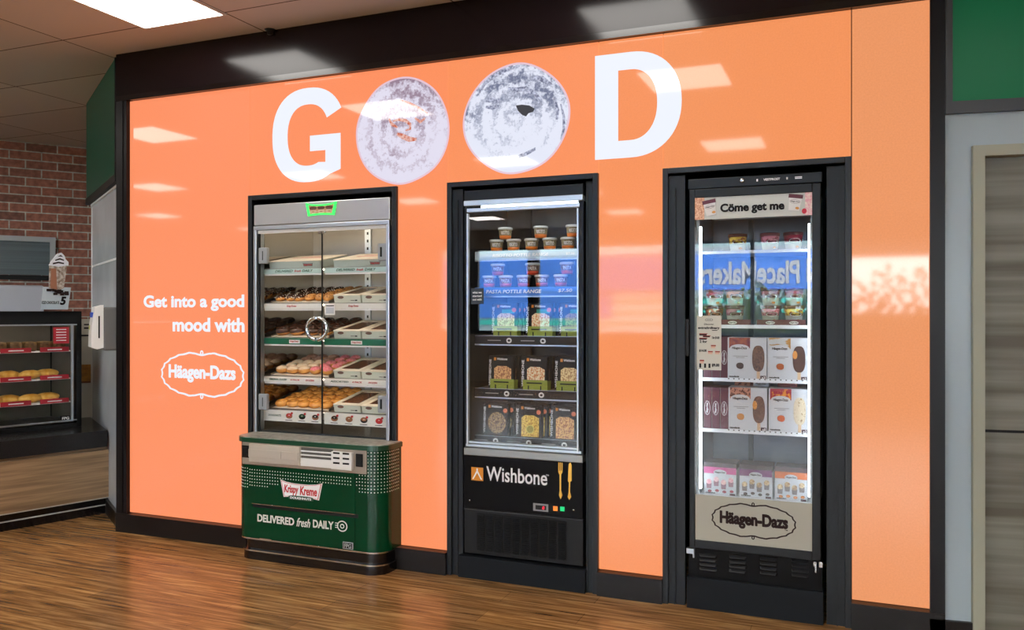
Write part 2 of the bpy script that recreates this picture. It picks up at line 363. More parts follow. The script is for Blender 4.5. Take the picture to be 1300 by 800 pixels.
# ------------------------------------------------------------------ ceiling lamps
lampm = mat('lamp_diffuser', (255, 255, 255), .5, emit=(255, 252, 246), es=LAMP)
def lamp_proto():
    t = thing('ceiling_light', (0, 0, 0), 'x', 'ceiling light', 'square ceiling lights')
    mb = MB(); a, b = .31, .295
    mb.box(-a, a, -a, -b, -.012, 0).box(-a, a, b, a, -.012, 0).box(-a, -b, -b, b, -.012, 0).box(b, a, -b, b, -.012, 0); mb.build('frame', white, t)
    MB().box(-b, b, -b, b, -.008, 0).build('diffuser', lampm, t); return t
lp = lamp_proto(); first = True
LX = [-11.5, -8.9, -6.3, -3.67, -1.16, 1.4, 4.0]; LY = [(-.67, 'just in front of the black fascia'), (-1.97, 'in second row from the wall'), (-4.58, 'in third row from the wall'), (-7.2, 'in fourth row from the wall'), (-9.8, 'in row nearest the shopfront')]
for j, (y, w) in enumerate(LY):
    for i, x in enumerate(LX):
        if j == 0 and i not in (1, 2, 3, 4): continue  # fascia row's two leftmost, next row's second: unseen, added to brighten the left
        if j == 1 and i == 6: continue
        lb = f'square white ceiling light {w}, {ORD[i]} from the left' if (i, j) != (3, 0) else 'bright square white ceiling light at the top left'
        if first: lp.location = (x, y, ZC); lp['label'] = lb; first = False
        else: dup(lp, (x, y, ZC), label=lb)
mb = MB().lathe([(.0, -.03), (.018, -.028), (.02, -.01), (.035, 0)], 16, 0, topm(X(343, -.04), -.04, ZC)); tag(mb.build('ceiling_sensor', satin, origin=(X(343, -.04), -.04, ZC)), 'tiny black ceiling sensor above the fascia', 'sensor')

# ------------------------------------------------------------------ the video wall
def scoop_mat(name, cx, cz, rad, c0, c1, c2, seed, k):
    m = bpy.data.materials.new(name); m.use_nodes = True; nt = m.node_tree; b = nt.nodes['Principled BSDF']; N = nt.nodes.new; L = nt.links.new
    b.inputs['Base Color'].default_value = (.02, .02, .02, 1); b.inputs['Roughness'].default_value = .04
    tc = N('ShaderNodeTexCoord'); mp = N('ShaderNodeMapping'); mp.inputs['Location'].default_value = (-cx, 0, -cz); mp.inputs['Scale'].default_value = (1, 0, 1)
    mp.vector_type = 'POINT'; L(tc.outputs['Object'], mp.inputs[0])
    wv = N('ShaderNodeTexWave'); wv.wave_type = 'RINGS'; wv.rings_direction = 'SPHERICAL'; wv.inputs['Scale'].default_value = 4.2 / rad * .26; wv.inputs['Distortion'].default_value = 9; wv.inputs['Detail'].default_value = 5; wv.inputs['Detail Scale'].default_value = 5; wv.inputs['Detail Roughness'].default_value = .75
    L(mp.outputs[0], wv.inputs['Vector'])
    nz = N('ShaderNodeTexNoise'); nz.inputs['Scale'].default_value = 6 / rad * .3; nz.inputs['Detail'].default_value = 3; ad = N('ShaderNodeVectorMath'); ad.inputs[1].default_value = (seed, seed, seed)
    L(mp.outputs[0], ad.inputs[0]); L(ad.outputs[0], nz.inputs['Vector'])
    nf = N('ShaderNodeTexNoise'); nf.inputs['Scale'].default_value = 70; nf.inputs['Detail'].default_value = 3; L(ad.outputs[0], nf.inputs['Vector'])
    # dark fringe follows the photographed scoop's upper rim
    sp = N('ShaderNodeSeparateXYZ'); L(mp.outputs[0], sp.inputs[0])
    a1 = N('ShaderNodeMath'); a1.operation = 'MULTIPLY_ADD'; a1.inputs[1].default_value = k / rad; a1.inputs[2].default_value = 0; L(sp.outputs['Z'], a1.inputs[0])
    a2 = N('ShaderNodeMath'); a2.operation = 'ADD'; n2 = N('ShaderNodeMath'); n2.operation = 'MULTIPLY_ADD'; n2.inputs[1].default_value = .6; n2.inputs[2].default_value = .2; L(nz.outputs[0], n2.inputs[0]); L(n2.outputs[0], a2.inputs[0]); L(a1.outputs[0], a2.inputs[1])
    a3 = N('ShaderNodeMath'); a3.operation = 'MULTIPLY_ADD'; a3.inputs[1].default_value = .22; L(wv.outputs['Fac'], a3.inputs[0]); L(a2.outputs[0], a3.inputs[2])
    a4 = N('ShaderNodeMath'); a4.operation = 'MULTIPLY_ADD'; a4.inputs[1].default_value = .28; L(nf.outputs[0], a4.inputs[0]); L(a3.outputs[0], a4.inputs[2])
    cr = N('ShaderNodeValToRGB'); e = cr.color_ramp.elements; e[0].position = .74; e[0].color = (*lin(c0), 1); e[1].position = 1.02; e[1].color = (*lin(c1), 1)
    q = e.new(.86); q.color = (*lin(tuple((a + 2 * b_) / 3 for a, b_ in zip(c1, c0))), 1)
    sc = N('ShaderNodeMath'); sc.operation = 'MULTIPLY'; sc.inputs[1].default_value = 1.0; L(a4.outputs[0], sc.inputs[0]); L(sc.outputs[0], cr.inputs[0])
    L(cr.outputs[0], b.inputs['Emission Color']); b.inputs['Emission Strength'].default_value = 1
    return m
def ledm(name, c, c2): return mat(name, c, .045, emit=c, es=1.0, noise=c2, scale=130, detail=2, ramp=(.2, .8), spec=.36)
def fixbase(m): m.node_tree.nodes['Principled BSDF'].inputs['Base Color'].default_value = (.02, .02, .02, 1); return m
vw = thing('video_wall', ((XL + XR) / 2, 0, ZB), 'large orange video wall reading GOOD around the three cabinets', 'video wall')
ZN = 2.19
KX0, KX1 = X(317), X(505); WX0, WX1 = X(569), X(760); HX0, HX1 = X(842), X(1081)
segs = [(XL, KX0, ZB, ZT), (KX0, KX1, ZN, ZT), (KX1, WX0, ZB, ZT), (WX0, WX1, ZN, ZT), (WX1, HX0, ZB, ZT), (HX0, HX1, ZN, ZT), (HX1, XR, ZB, ZT)]
ocol = [((250, 140, 94), (255, 148, 102)), ((250, 140, 92), (255, 147, 99)), ((249, 140, 90), (254, 147, 96)), ((247, 141, 88), (252, 148, 95)), ((242, 141, 86), (249, 149, 94)), ((238, 142, 86), (246, 151, 95)), ((229, 144, 92), (240, 155, 104))]
g_ = .0022
for i, (a, b, c, d) in enumerate(segs):
    MB().box(a + (g_ if i else 0), b - (g_ if i < 6 else 0), 0, .03, c, d).build('screen_panel', fixbase(ledm(f'orange_screen_{i}', *ocol[i])), vw)
mb = MB(); 
for i, (a, b, c, d) in enumerate(segs): mb.box(a, b, .03, .07, 0 if c < 1 else c, ZC)
struct(mb.build('wall_screen_backing', satin))
scrw = fixbase(mat('screen_white', (240, 244, 252), .045, emit=(238, 243, 255), es=1.0, spec=.36)); Mw = front(0, 0, 0)
# G
def arc(cx, cz, rx, rz, a0, a1, n=28, p=1.): 
    out = []
    for i in range(n + 1):
        a = R(a0 + (a1 - a0) * i / n); c, s_ = math.cos(a), math.sin(a)
        out.append((cx + rx * math.copysign(abs(c) ** p, c), cz + rz * math.copysign(abs(s_) ** p, s_)))
    return out
gx0, gx1 = X(346), X(432.5); gz0, gz1 = Z(395, 231), Z(392, 111.5)
w, h = gx1 - gx0, gz1 - gz0; cx, cz = gx0 + w * .53, (gz0 + gz1) / 2
so = .155 * h * 1.28
outer = arc(cx, cz, w * .53, h / 2, 27, 303, 44, .86); inner = arc(cx, cz, w * .53 - so, h / 2 - so * .88, 303, 27, 44, .86)
barz1 = cz - h * .01; barz0 = barz1 - h * .165
G = outer + [(gx1, gz0 + h * .115), (gx1, barz1), (gx0 + w * .56, barz1), (gx0 + w * .56, barz0), (gx1 - so * .95, barz0), (gx1 - so * .95, gz0 + h * .2)] + inner[1:]
G[44] = (G[44][0], G[44][1])
MB().loops([G], Mw, 0, .001, .0005).build('letter', scrw, vw)
# D
dx0, dx1 = X(755.5), X(865.5); dz0, dz1 = Z(758, 203), Z(758, 71); w, h = dx1 - dx0, dz1 - dz0; so = w * .275
D = [(dx0, dz0)] + arc(dx0 + w * .42, (dz0 + dz1) / 2, w * .58, h / 2, -90, 90, 30, .92) + [(dx0, dz1)]
Di = [(dx0 + so, dz0 + h * .165)] + arc(dx0 + w * .42, (dz0 + dz1) / 2, w * .58 - so, h / 2 - h * .165, -90, 90, 30, .92) + [(dx0 + so, dz1 - h * .165)]
MB().loops([D, Di], Mw, 0, .001, .0005).build('letter', scrw, vw)
# scoops
rnd = random.Random(3)
def blob(cx, cz, rx, rz, j, n=90, seed=1):
    r_ = random.Random(seed); ph = [r_.uniform(0, 6.28) for _ in range(6)]
    return [(cx + rx * (1 + j * sum(math.sin((k + 2) * 2 * math.pi * i / n + ph[k]) / (k + 1.5) for k in range(6))) * math.cos(2 * math.pi * i / n),
             cz + rz * (1 + j * sum(math.cos((k + 3) * 2 * math.pi * i / n + ph[k]) / (k + 1.5) for k in range(6))) * math.sin(2 * math.pi * i / n)) for i in range(n)]
for (pa, pb, pt, pbm, mc, nm, c0, c1, sd, kk) in ((453, 570, 98, 235, 511, 'rim_one', (226, 222, 240), (150, 128, 148), 3.1, .17), (589, 723, 81, 221, 656, 'rim_two', (228, 232, 248), (110, 118, 146), 8.4, .19)):
    x0, x1 = X(pa), X(pb); z0, z1 = Z(mc, pbm), Z(mc, pt); cx, cz, rx, rz = (x0 + x1) / 2, (z0 + z1) / 2, (x1 - x0) / 2, (z1 - z0) / 2
    MB().loops([blob(cx, cz, rx, rz, .02, seed=int(sd))], Mw, 0, .0008, .0005).build('scoop_picture_rim', fixbase(mat(nm, (226, 190, 206), .05, emit=(228, 196, 212), es=1)), vw)
    ca = vw.location; sp_ = MB().loops([blob(cx, cz, rx * .965, rz * .965, .02, seed=int(sd))], Mw, 0, .0008, .0012)
    s1 = sp_.build('scoop_picture', scoop_mat('scoop_' + nm, cx - ca[0], cz - ca[2], rx, c0, c1, None, sd, kk), vw)
    if nm == 'rim_one':
        rust = fixbase(mat('screen_rust', (196, 84, 44), .05, emit=(204, 96, 60), es=1, noise=(232, 190, 180), scale=60)); mb = MB()
        def swirl(mb, pts, r0): # tapered brush strokes in the picture
            P = [Vector((X(a), Z(a, b))) for a, b in pts]; L_, R_ = [], []
            for i, p in enumerate(P):
                q = P[min(i + 1, len(P) - 1)] - P[max(i - 1, 0)]; q.normalize(); nn = Vector((-q.y, q.x)); ww = r0 * (.25 + math.sin(math.pi * (i + .4) / (len(P) - .2)))
                L_.append(p + nn * ww); R_.append(p - nn * ww)
            mb.prism([(v.x, v.y) for v in L_ + R_[::-1]], .0021, .0026, 0, Mw)
        swirl(mb, [(499, 154), (506, 152), (515, 153), (521, 158), (521, 164), (515, 166)], .008); swirl(mb, [(504, 170), (511, 173), (520, 177), (529, 177)], .013)
        swirl(mb, [(508, 127), (520, 131), (532, 137), (543, 144)], .006); swirl(mb, [(494, 151), (498, 158), (505, 162)], .008); swirl(mb, [(527, 150), (534, 155), (540, 150)], .008)
        mb.build('scoop_swirl', rust, vw)
    else:
        dk = fixbase(mat('screen_charcoal', (52, 54, 60), .05, emit=(54, 56, 64), es=1)); mb = MB()
        mb.prism([(X(a), Z(a, b)) for a, b in [(655, 134), (663, 133), (672, 134), (679, 138), (677, 142), (671, 144), (668, 148), (663, 146), (658, 141)]][::-1], .0021, .0026, 0, Mw)
        mb.build('scoop_core', dk, vw)
        dk2 = fixbase(mat('screen_slate', (96, 102, 130), .05, emit=(104, 108, 136), es=1, noise=(200, 205, 228), scale=70)); mb = MB()
        mb.prism([(X(a), Z(a, b)) for a, b in [(658, 197), (668, 193), (680, 187), (680, 191), (668, 198), (659, 201)]][::-1], .0021, .0026, 0, Mw)
        def sw(pts, r0):
            P = [Vector((X(a), Z(a, b))) for a, b in pts]; L_, R_ = [], []
            for i, p in enumerate(P):
                q = P[min(i + 1, len(P) - 1)] - P[max(i - 1, 0)]; q.normalize(); nn = Vector((-q.y, q.x)); ww = r0 * (.3 + math.sin(math.pi * (i + .4) / (len(P) - .2)))
                L_.append(p + nn * ww); R_.append(p - nn * ww)
            mb.prism([(v.x, v.y) for v in L_ + R_[::-1]], .0021, .0026, 0, Mw)
        sw([(606, 122), (616, 106), (630, 95), (646, 88), (660, 84)], .008); sw([(645, 112), (656, 114), (668, 113), (678, 118), (688, 128)], .011); sw([(712, 132), (716, 148), (716, 164), (712, 178)], .006)
        sw([(617, 128), (624, 127), (634, 129)], .012); sw([(617, 136), (626, 137), (633, 135)], .009); sw([(676, 98), (688, 100), (700, 108)], .012); sw([(704, 126), (708, 140), (707, 152)], .008)
        mb.build('scoop_shading', dk2, vw)
mb = MB(); mb.text('Get into a good', X(182.6), X(310), Z(246, 394.8), Z(246, 374.6), Mw, 0, .036, th=.001, w=.0005); mb.build('lettering', scrw, vw)
mb = MB(); mb.text('mood with', X(219.5), X(310.3), Z(265, 421.3), Z(265, 403.8), Mw, 0, .036, th=.001, w=.0005); mb.build('lettering', scrw, vw)
mb = MB(); bx, bz = (X(204) + X(311)) / 2, (Z(257, 446) + Z(257, 505.5)) / 2
badge(mb, bx, bz, X(311) - X(204), Z(257, 446) - Z(257, 505.5), Mw, 0, .012, .001, .0005)
mb.text('Häagen-Dazs', X(214.5), X(299), Z(257, 486), Z(257, 464), Mw, 0, .04, th=.001, w=.0005); mb.build('logo', scrw, vw)
# black surround of the screen
mb = MB().box(X(152), XR + .055, -.03, .03, ZT + .006, ZC); struct(mb.build('trim_1', mat('fascia_black', (22, 15, 18), .16, spec=.3)), 'glossy black fascia above the screen')
mb = MB().box(X(152), XR + .055, -.035, -.028, ZT + .0, ZT + .035); struct(mb.build('trim_2', blackg))
mb = MB().box(X(152), XL, -.03, .03, 0, ZT + .01).box(X(157.5), X(161), -.036, -.03, ZB, ZT); struct(mb.build('trim_3', mat('dark_bronze', (16, 13, 15), .35)))
mb = MB().box(XR, XR + .06, -.035, .05, 0, ZC); struct(mb.build('trim_4', mat('dark_bronze2', (18, 17, 20), .35)))
bb = mat('skirting_black', (18, 14, 14), .32, spec=.3)
for k, (a, b) in enumerate(((X(152), KX0), (KX1, WX0), (WX1, HX0), (HX1, XR + .06))):
    mb = MB().box(a, b, -.035, .03, 0, ZB - .006).box(a, b, -.04, -.035, ZB - .03, ZB - .006); struct(mb.build(f'baseboard_{ORD[k]}', bb))

# ------------------------------------------------------------------ angled return wall on the left
Mr = frame(RET0, RDIR, RN)
# (u along RDIR, v: n x u) make v point up
if (Mr @ Vector((0, 1, 0)) - Mr @ Vector((0, 0, 0))).z < 0:
    RU = -RDIR; Mr = frame(RET0, RU, RN)
def rs(s): return -s
mb = MB(); mb.rect(rs(1.5), rs(.0), 0, ZC, Mr, 0, .06, -.1); struct(mb.build('wall_return', mat('pale_laminate_dark', (120, 126, 128), .3)))
rp = mat('pale_gloss_laminate', (196, 204, 208), .12, noise=(184, 192, 196), scale=3)
mb = MB(); mb.rect(rs(1.45), rs(.03), .1, 2.33, Mr, 0, .02, -.03); struct(mb.build('wall_return_panel', rp))
mb = MB(); mb.rect(rs(1.46), rs(.02), 2.33, 2.345, Mr, 0, .03, -.03); mb.rect(rs(.035), rs(.02), .1, 2.33, Mr, 0, .03, -.03); mb.rect(rs(1.46), rs(1.44), .61, 2.33, Mr, 0, .025, -.03)
mb.rect(rs(1.44), rs(.035), 1.83, 1.845, Mr, 0, .012, -.02); struct(mb.build('trim_5', mat('white_edging', (226, 230, 228), .3)))
mb = MB(); mb.rect(rs(.62), rs(.0), 0, .1, Mr, 0, .04, -.03); struct(mb.build('baseboard_return', bb))
sg = thing('green_sign_panel', tuple(RET0 + RDIR * .8 + UP * 2.36), 'dark green illuminated fascia panel on the angled left wall', 'sign panel')
mb = MB(); mb.rect(rs(1.55), rs(.06), 2.40, ZC - .005, Mr, 0, .05, -.03); mb.build('panel', mat('green_acrylic', (0, 62, 46), .3, emit=(6, 84, 60), es=.12, spec=.15), sg)
mb = MB(); mb.rect(rs(1.56), rs(.03), 2.35, 2.40, Mr, 0, .055, -.03); mb.rect(rs(.06), rs(.03), 2.40, ZC - .005, Mr, 0, .055, -.03); mb.build('frame', satin, sg)
# soap / sanitiser dispenser
sp = thing('hand_sanitiser_dispenser', tuple(RET0 + RDIR * .23 + UP * 1.2), 'white wall dispenser with grey back on the pale angled panel', 'dispenser')
mb = MB(); mb.box(rs(.26), rs(.10), 1.205, 1.5, -.01, .085, 0, .012, Mr); mb.build('back_housing', mat('mid_grey_plastic', (104, 102, 100), .5), sp)
Ms = Mr @ Matrix.Translation((rs(.66), 0, 0))
mb = MB(); prof = [(.085, 1.225), (.125, 1.215), (.16, 1.23), (.156, 1.37), (.138, 1.5), (.085, 1.515)]
# cover profile lies in the (w, v) plane, thick along u
Mc = Mr @ Matrix(((0, 0, 1, rs(.26)), (0, 1, 0, 0), (1, 0, 0, 0), (0, 0, 0, 1)))
mb.prism([(a, b) for a, b in prof], 0, .16, 0, Mc); cov = mb.build('cover', white, sp)
mb = MB(); mb.prism([(.108, 1.29), (.117, 1.29), (.117, 1.44), (.108, 1.44)], .16, .163, 0, Mc); mb.build('level_window', ink, cov)
mb = MB(); mb.box(rs(.24), rs(.14), 1.43, 1.465, .14, .151, 0, 0, Mr); mb.build('decal', mat('blue_print', (40, 80, 190), .5), cov)
mb = MB(); mb.ellipsoid((rs(.22), 1.36, .154), (.02, .02, .006), 0, M=Mr); mb.build('decal', mat('lime_print', (190, 200, 60), .5), cov)

# ------------------------------------------------------------------ right-hand wall
RW0 = Vector((XR + .06, .0, 0)); RWD = Vector((.989, .15, 0)); RWN = Vector((.15, -.989, 0)); Mrw = frame(RW0, RWD, RWN)
def onr(px, py): p = hit(px, py, RW0, RWN); return (p - RW0).dot(RWD), p.z
a1, _ = onr(1233, 400); a2, _ = onr(1248, 400); _, zt_ = onr(1240, 186); _, zi = onr(1252, 199); g0, zg = onr(1208, 130)
mb = MB(); mb.rect(0, a1 + .01, 0, 2.35, Mrw, 0, .05, -.05); mb.rect(a1 + .01, 3.6, zt_ - .02, 2.35, Mrw, 0, .05, -.05); struct(mb.build('wall_right_panel', mat('pale_blue_grey', (176, 192, 200), .16)))
mb = MB(); mb.rect(0, a1, 0, .09, Mrw, 0, .02); struct(mb.build('baseboard_right', bb))
mb = MB(); mb.rect(a1, a2, 0, zt_, Mrw, 0, .06, -.03); mb.rect(a2, 2.4, zi, zt_, Mrw, 0, .06, -.03); struct(mb.build('door_frame_1', mat('putty_paint', (166, 168, 150), .5)))
mb = MB(); mb.rect(a2, 2.4, .0, zi, Mrw, 0, .02, -.06)
for z in (.93,): mb.rect(a2 + .0, 2.4, z, z + .012, Mrw, 1, .022, -.06)
struct(mb.build('door_1', [mat('grey_door', (136, 136, 124), .45, noise=(96, 90, 76), scale=3, stretch=(.2, .2, 5)), satin]))
sg = thing('green_sign_panel', tuple(RW0 + RWD * 1 + UP * 2.36), 'bright green fascia panel above the grey wall on the right', 'sign panel')
mb = MB(); mb.rect(0, 3.6, 2.35, zg, Mrw, 0, .05, -.03); mb.rect(0, g0, zg, ZC, Mrw, 0, .05, -.03); mb.build('frame', mat('slate_frame', (40, 45, 52), .4), sg)
mb = MB(); mb.rect(g0, 3.6, zg, ZC - .005, Mrw, 0, .04, -.03); mb.build('panel', mat('green_acrylic_bright', (0, 92, 56), .35, emit=(0, 84, 50), es=.4, spec=.2), sg)
cb = MB(); cb.rect(a1 + .02, a1 + .0205, .4, 1.3, Mrw, 0, .001, .035)
# ------------------------------------------------------------------ counter, pastry case and what stands on it
CD = Vector((.308, .952, 0)); CN = Vector((.952, -.308, 0)); CP = Vector((-5.04, .325, 0)); Mk = frame(CP, CD, CN)
def onc(px, py, off=0.): p = hit(px, py, CP + CN * off, CN); return (p - CP).dot(CD), p.z
sc_ = thing('service_counter', tuple(CP + CD * -1.5 - CN * .4), 'oak-fronted service counter with black plinth at the left', 'counter')
woodc = mat('counter_oak', (158, 130, 98), .4, noise=(116, 92, 66), scale=2.2, stretch=(.9, .9, 22), detail=6)
mb = MB(); mb.rect(-3.6, .0, .12, .465, Mk, 0, .03, -.03); mb.rect(-3.6, .0, .12, .49, Mk, 0, .6, -.63); mb.build('front_panel', woodc, sc_)
mb = MB(); mb.rect(-3.6, .0, 0, .12, Mk, 0, .03, -.05); mb.build('plinth', blackg, sc_)
mb = MB(); mb.rect(-3.6, .0, .058, .066, Mk, 0, .006, -.02); mb.rect(-3.6, .0, .114, .12, Mk, 0, .006, .0); mb.build('chrome_strip', mat('pale_strip', (178, 176, 170), .35, .2), sc_)
def meet(p, d, q, e):
    c_ = d.x * e.y - d.y * e.x; w = q - p; return p + d * ((w.x * e.y - w.y * e.x) / c_)
wa = CP + CN * .03 - CD * 3.6; wb_ = meet(CP + CN * .03, CD, RET0 + RN * .004, RDIR); wc = RET0 + RDIR * 1.44 + RN * .004; wd = wc - CD * .5; we = CP - CN * .95 - CD * 3.6
mb = MB(); mb.prism([(v.x, v.y) for v in (wa, wb_, wc, wd, we)], .492, .61)
tag(mb.build('worktop', mat('black_stone', (30, 30, 31), .22, noise=(38, 38, 39), scale=160), origin=tuple(CP + CD * -1.5 + UP * .5)), 'thick black stone worktop under the pastry case', 'worktop')
# back splash panel with papers
p_ = hit(110, 530, CP + UP * .61, (0, 0, 1)); Msp = frame(p_, (.559, .829, 0), (.829, -.559, 0))
mb = MB(); mb.rect(-.6, .045, 0, .80, Msp, 0, .03, -.03); tag(mb.build('splash_panel', mat('beige_panel', (206, 200, 184), .5), origin=tuple(p_)), 'beige upright panel behind the pastry case, below the bricks', 'panel')
mb = MB(); mb.rect(-.1, .03, .28, .43, Msp, 0, .002, .0005); mb.rect(-.1, .03, .28, .295, Msp, 1, .002, .003)
tag(mb.build('framed_picture', [mat('amber_print', (196, 134, 44), .5, noise=(150, 92, 30), scale=30), mat('brown_print', (110, 60, 24), .5)], origin=tuple(p_ + UP * .28)), 'small amber picture stuck on the beige panel', 'picture')
mb = MB(); mb.rect(-.1, .02, .66, .672, Msp, 0, .002, .0005); mb.rect(-.02, .02, .72, .732, Msp, 0, .002, .0005); mb.rect(-.02, .02, .75, .76, Msp, 0, .002, .0005)
tag(mb.build('notice', ink, origin=tuple(p_ + UP * .66)), 'small black printed notice on the beige panel', 'notice')
# the pastry case
off = -.33; cu1, _ = onc(103.5, 480, off); Mca = Mk @ Matrix.Translation((cu1, 0, off)); LEN = 2.6; z0, z1 = .612, 1.472
pc = thing('pastry_case', tuple(CP + CD * (cu1 - 1.3) + CN * (off - .25) + UP * .612), 'black-framed glass pastry case on the black worktop', 'display case')
mb = MB(); mb.rect(-LEN, 0, 1.378, z1, Mca, 0, .04, -.04); mb.box(-LEN, 0, 1.44, z1, -.5, 0, 0, 0, Mca); mb.rect(-.035, 0, z0, 1.378, Mca, 0, .04, -.04); mb.rect(-LEN, 0, z0, .64, Mca, 0, .5, -.5); mb.rect(-.035, 0, z0, z1, Mca, 0, .02, -.5)
mb.box(-.02, 0, z0, z1, -.5, 0, 0, 0, Mca); mb.rect(-LEN, 0, z0, z1, Mca, 0, .02, -.52); mb.build('frame', black, pc)
mb = MB(); mb.rect(-LEN, -.02, .64, 1.43, Mca, 0, .005, -.49); mb.rect(-.026, -.0205, .64, 1.43, Mca, 0, .45, -.48); mb.build('lining', mat('case_lining', (104, 98, 88), .5), pc)
mb = MB(); mb.box(-LEN, -.06, 1.395, 1.41, -.12, -.09, 0, 0, Mca); mb.build('light_tube', mat('case_fill_tube', (255, 240, 220), .5, emit=(255, 236, 208), es=7), pc)  # added tube, put in to brighten the inside of the case
mb = MB(); mb.rect(-LEN, -.035, .66, .668, Mca, 0, .006, 0); mb.rect(-.075, -.058, .655, 1.37, Mca, 0, .012, -.01); mb.rect(-LEN, -.035, 1.368, 1.378, Mca, 0, .006, 0); mb.build('metal_trim', alu, pc)
mb = MB(); mb.rect(-LEN, -.036, .64, 1.378, Mca, 0, .005, -.012); mb.build('front_glass', doorg, pc)
mb = MB(); mb.rect(-LEN, 0, .0, .0 + .001, Mca, 0, .0, 0) if False else None
shz = [1.18, .975, .80]
for k, z in enumerate(shz + [.655]):
    mb = MB(); mb.box(-LEN, -.05, z - .008, z, -.44, -.05, 0, 0, Mca); sh = mb.build('shelf', white if k < 3 else steel, pc)
    if k in (0, 1, 2):
        mb = MB()
        for j in range(9):
            mb.rect(-.07 - .26 * j - .2, -.07 - .26 * j, z - .006, z + .028, Mca, 0, .003, -.052)
            mb.rect(-.07 - .26 * j - .15, -.07 - .26 * j - .05, z + .006, z + .014, Mca, 1, .001, -.049)
        mb.build('price_strip', [mat('crimson_card', (168, 26, 44), .5), whiteink], sh)
mb = MB(); mb.rect(-.15, -.08, .665, .70, Mca, 0, .004, .0); mb.text('FPG', -.14, -.09, .672, .692, Mca, 1, w=.0045, bold=.02); mb.build('badge', [satin, whiteink], pc)
mb = MB(); mb.rect(-.2, -.09, 1.235, 1.355, Mca, 0, .002, .0)
for q in range(5): mb.rect(-.18, -.11, 1.335 - q * .02, 1.341 - q * .02, Mca, 1, .001, .0021)
mb.build('sticker', [MATS['crimson_card'], whiteink], pc)
pastry = mat('golden_pastry', (226, 160, 50), .5, noise=(246, 200, 104), scale=22, bump=.4); darkp = mat('brown_slice', (120, 92, 50), .6, noise=(80, 58, 30), scale=30, bump=.4)
rnd = random.Random(9)
def pastry_roll(): return MB().ellipsoid((0, 0, .032), (.085, .05, .034), 0, 18, 10, jitter=.08, seed=4)
proto = None; nm_ = ['top', 'middle', 'lower']
for k, z in ((1, .975), (2, .80)):
    for j in range(7):
        lab = f'golden pastry roll, front of the {nm_[k]} pastry case shelf, {ORD[j]} from right'
        pos = Mca @ Vector((-.17 - .26 * j, z, -.2 + rnd.uniform(-.02, .02))); rz = math.atan2(CD.y, CD.x) + rnd.uniform(-.2, .2)
        if proto is None: proto = tag(pastry_roll().build('pastry_roll', pastry), lab, 'pastry', 'pastry rolls in the black case'); proto.location = pos; proto.rotation_euler = (0, 0, rz)
        else: dup(proto, pos, (0, 0, rz), lab)
        pos = Mca @ Vector((-.30 - .26 * j, z, -.16)); lab = f'golden pastry roll, behind on the {nm_[k]} case shelf, {ORD[j]} from right'
        dup(proto, pos, (0, 0, rz + .3), lab)
proto = None
for j in range(7):
    lab = f'dark brown slice on the top pastry case shelf, {ORD[j]} from right'; pos = Mca @ Vector((-.11 - .1 * j, 1.18, -.15))
    if proto is None: proto = tag(MB().box(-.042, .042, -.05, .05, 0, .07, 0, .014).build('cake_slice', darkp), lab, 'cake slice', 'dark slices on the top case shelf'); proto.location = pos; proto.rotation_euler = (0, 0, math.atan2(CD.y, CD.x))
    else: dup(proto, pos, None, lab)
# promotional iced-drink stand on top of the case
off2 = -.42; Mp = None
P0 = Mca @ Vector((0, z1, -.12))
def onq(px, py): p = hit(px, py, P0, CN); return (p - P0).dot(CD), p.z - z1
Mp = frame(P0, CD, CN)
st = thing('drink_promo_stand', tuple(Mp @ Vector((onq(71, 393)[0], 0, 0))), 'iced chocolate drink cutout stand priced 5 on top of the pastry case', 'promotional stand')
def poly(pts): return [onq(*p) for p in pts]
mb = MB(); mb.prism([(a, max(b, .0)) for a, b in poly([(51, 393), (54, 364), (90, 365), (86, 393)])], 0, .004, 0, Mp); mb.build('card_base', mat('pale_card', (196, 208, 214), .5), st)
mb = MB(); a, b = onq(76, 387); c, d = onq(83.5, 377); mb.text('5', a, c, b, d, Mp, 0, .05, .2, w=.0045); a, b = onq(52.5, 386); c, d = onq(75, 382.5); mb.text('ICED CHOCOLATE', a, c, b, d, Mp, 0, .02, .2, w=.0045); mb.build('lettering', ink, st)
mb = MB(); mb.prism(poly([(61.5, 366), (62, 340), (62, 334), (84, 334), (83, 345), (80, 366), (73, 369)]), .005, .016, 0, Mp); mb.prism(poly([(63, 366), (63.5, 341), (70, 341), (71, 368)]), .016, .02, 1, Mp)
mb.build('cup', [mat('frappe', (206, 196, 184), .4, noise=(120, 92, 72), scale=50), mat('caramel', (166, 108, 78), .5)], st)
mb = MB(); mb.prism(poly([(61, 337), (64, 332), (68, 327), (71, 323), (76, 321), (80, 325), (81, 329), (85, 333), (85, 337), (73, 339)]), .005, .03, 0, Mp)
for q in ([(65, 334), (72, 332.5), (79, 334), (79, 335.6), (72, 334.5), (65, 336)], [(68, 330), (74, 328), (79, 330), (79, 331.5), (74, 330), (68, 331.5)], [(71, 326), (75, 324), (78, 326.5), (75, 326)]): mb.prism(poly(q)[::-1], .03, .032, 1, Mp)
mb.build('whipped_cream', [mat('cream_white', (232, 234, 240), .5), mat('choc_sauce', (44, 30, 28), .4)], st)
mb = MB(); rnd = random.Random(2)
for q in range(16):
    a, b = onq(rnd.uniform(60, 85), rnd.uniform(368, 374)); mb.box(a - .012, a + .012, b - .008, b + .008, .005, .02, 0, 0, Mp)
mb.build('chocolate_chunks', MATS['choc_sauce'], st)

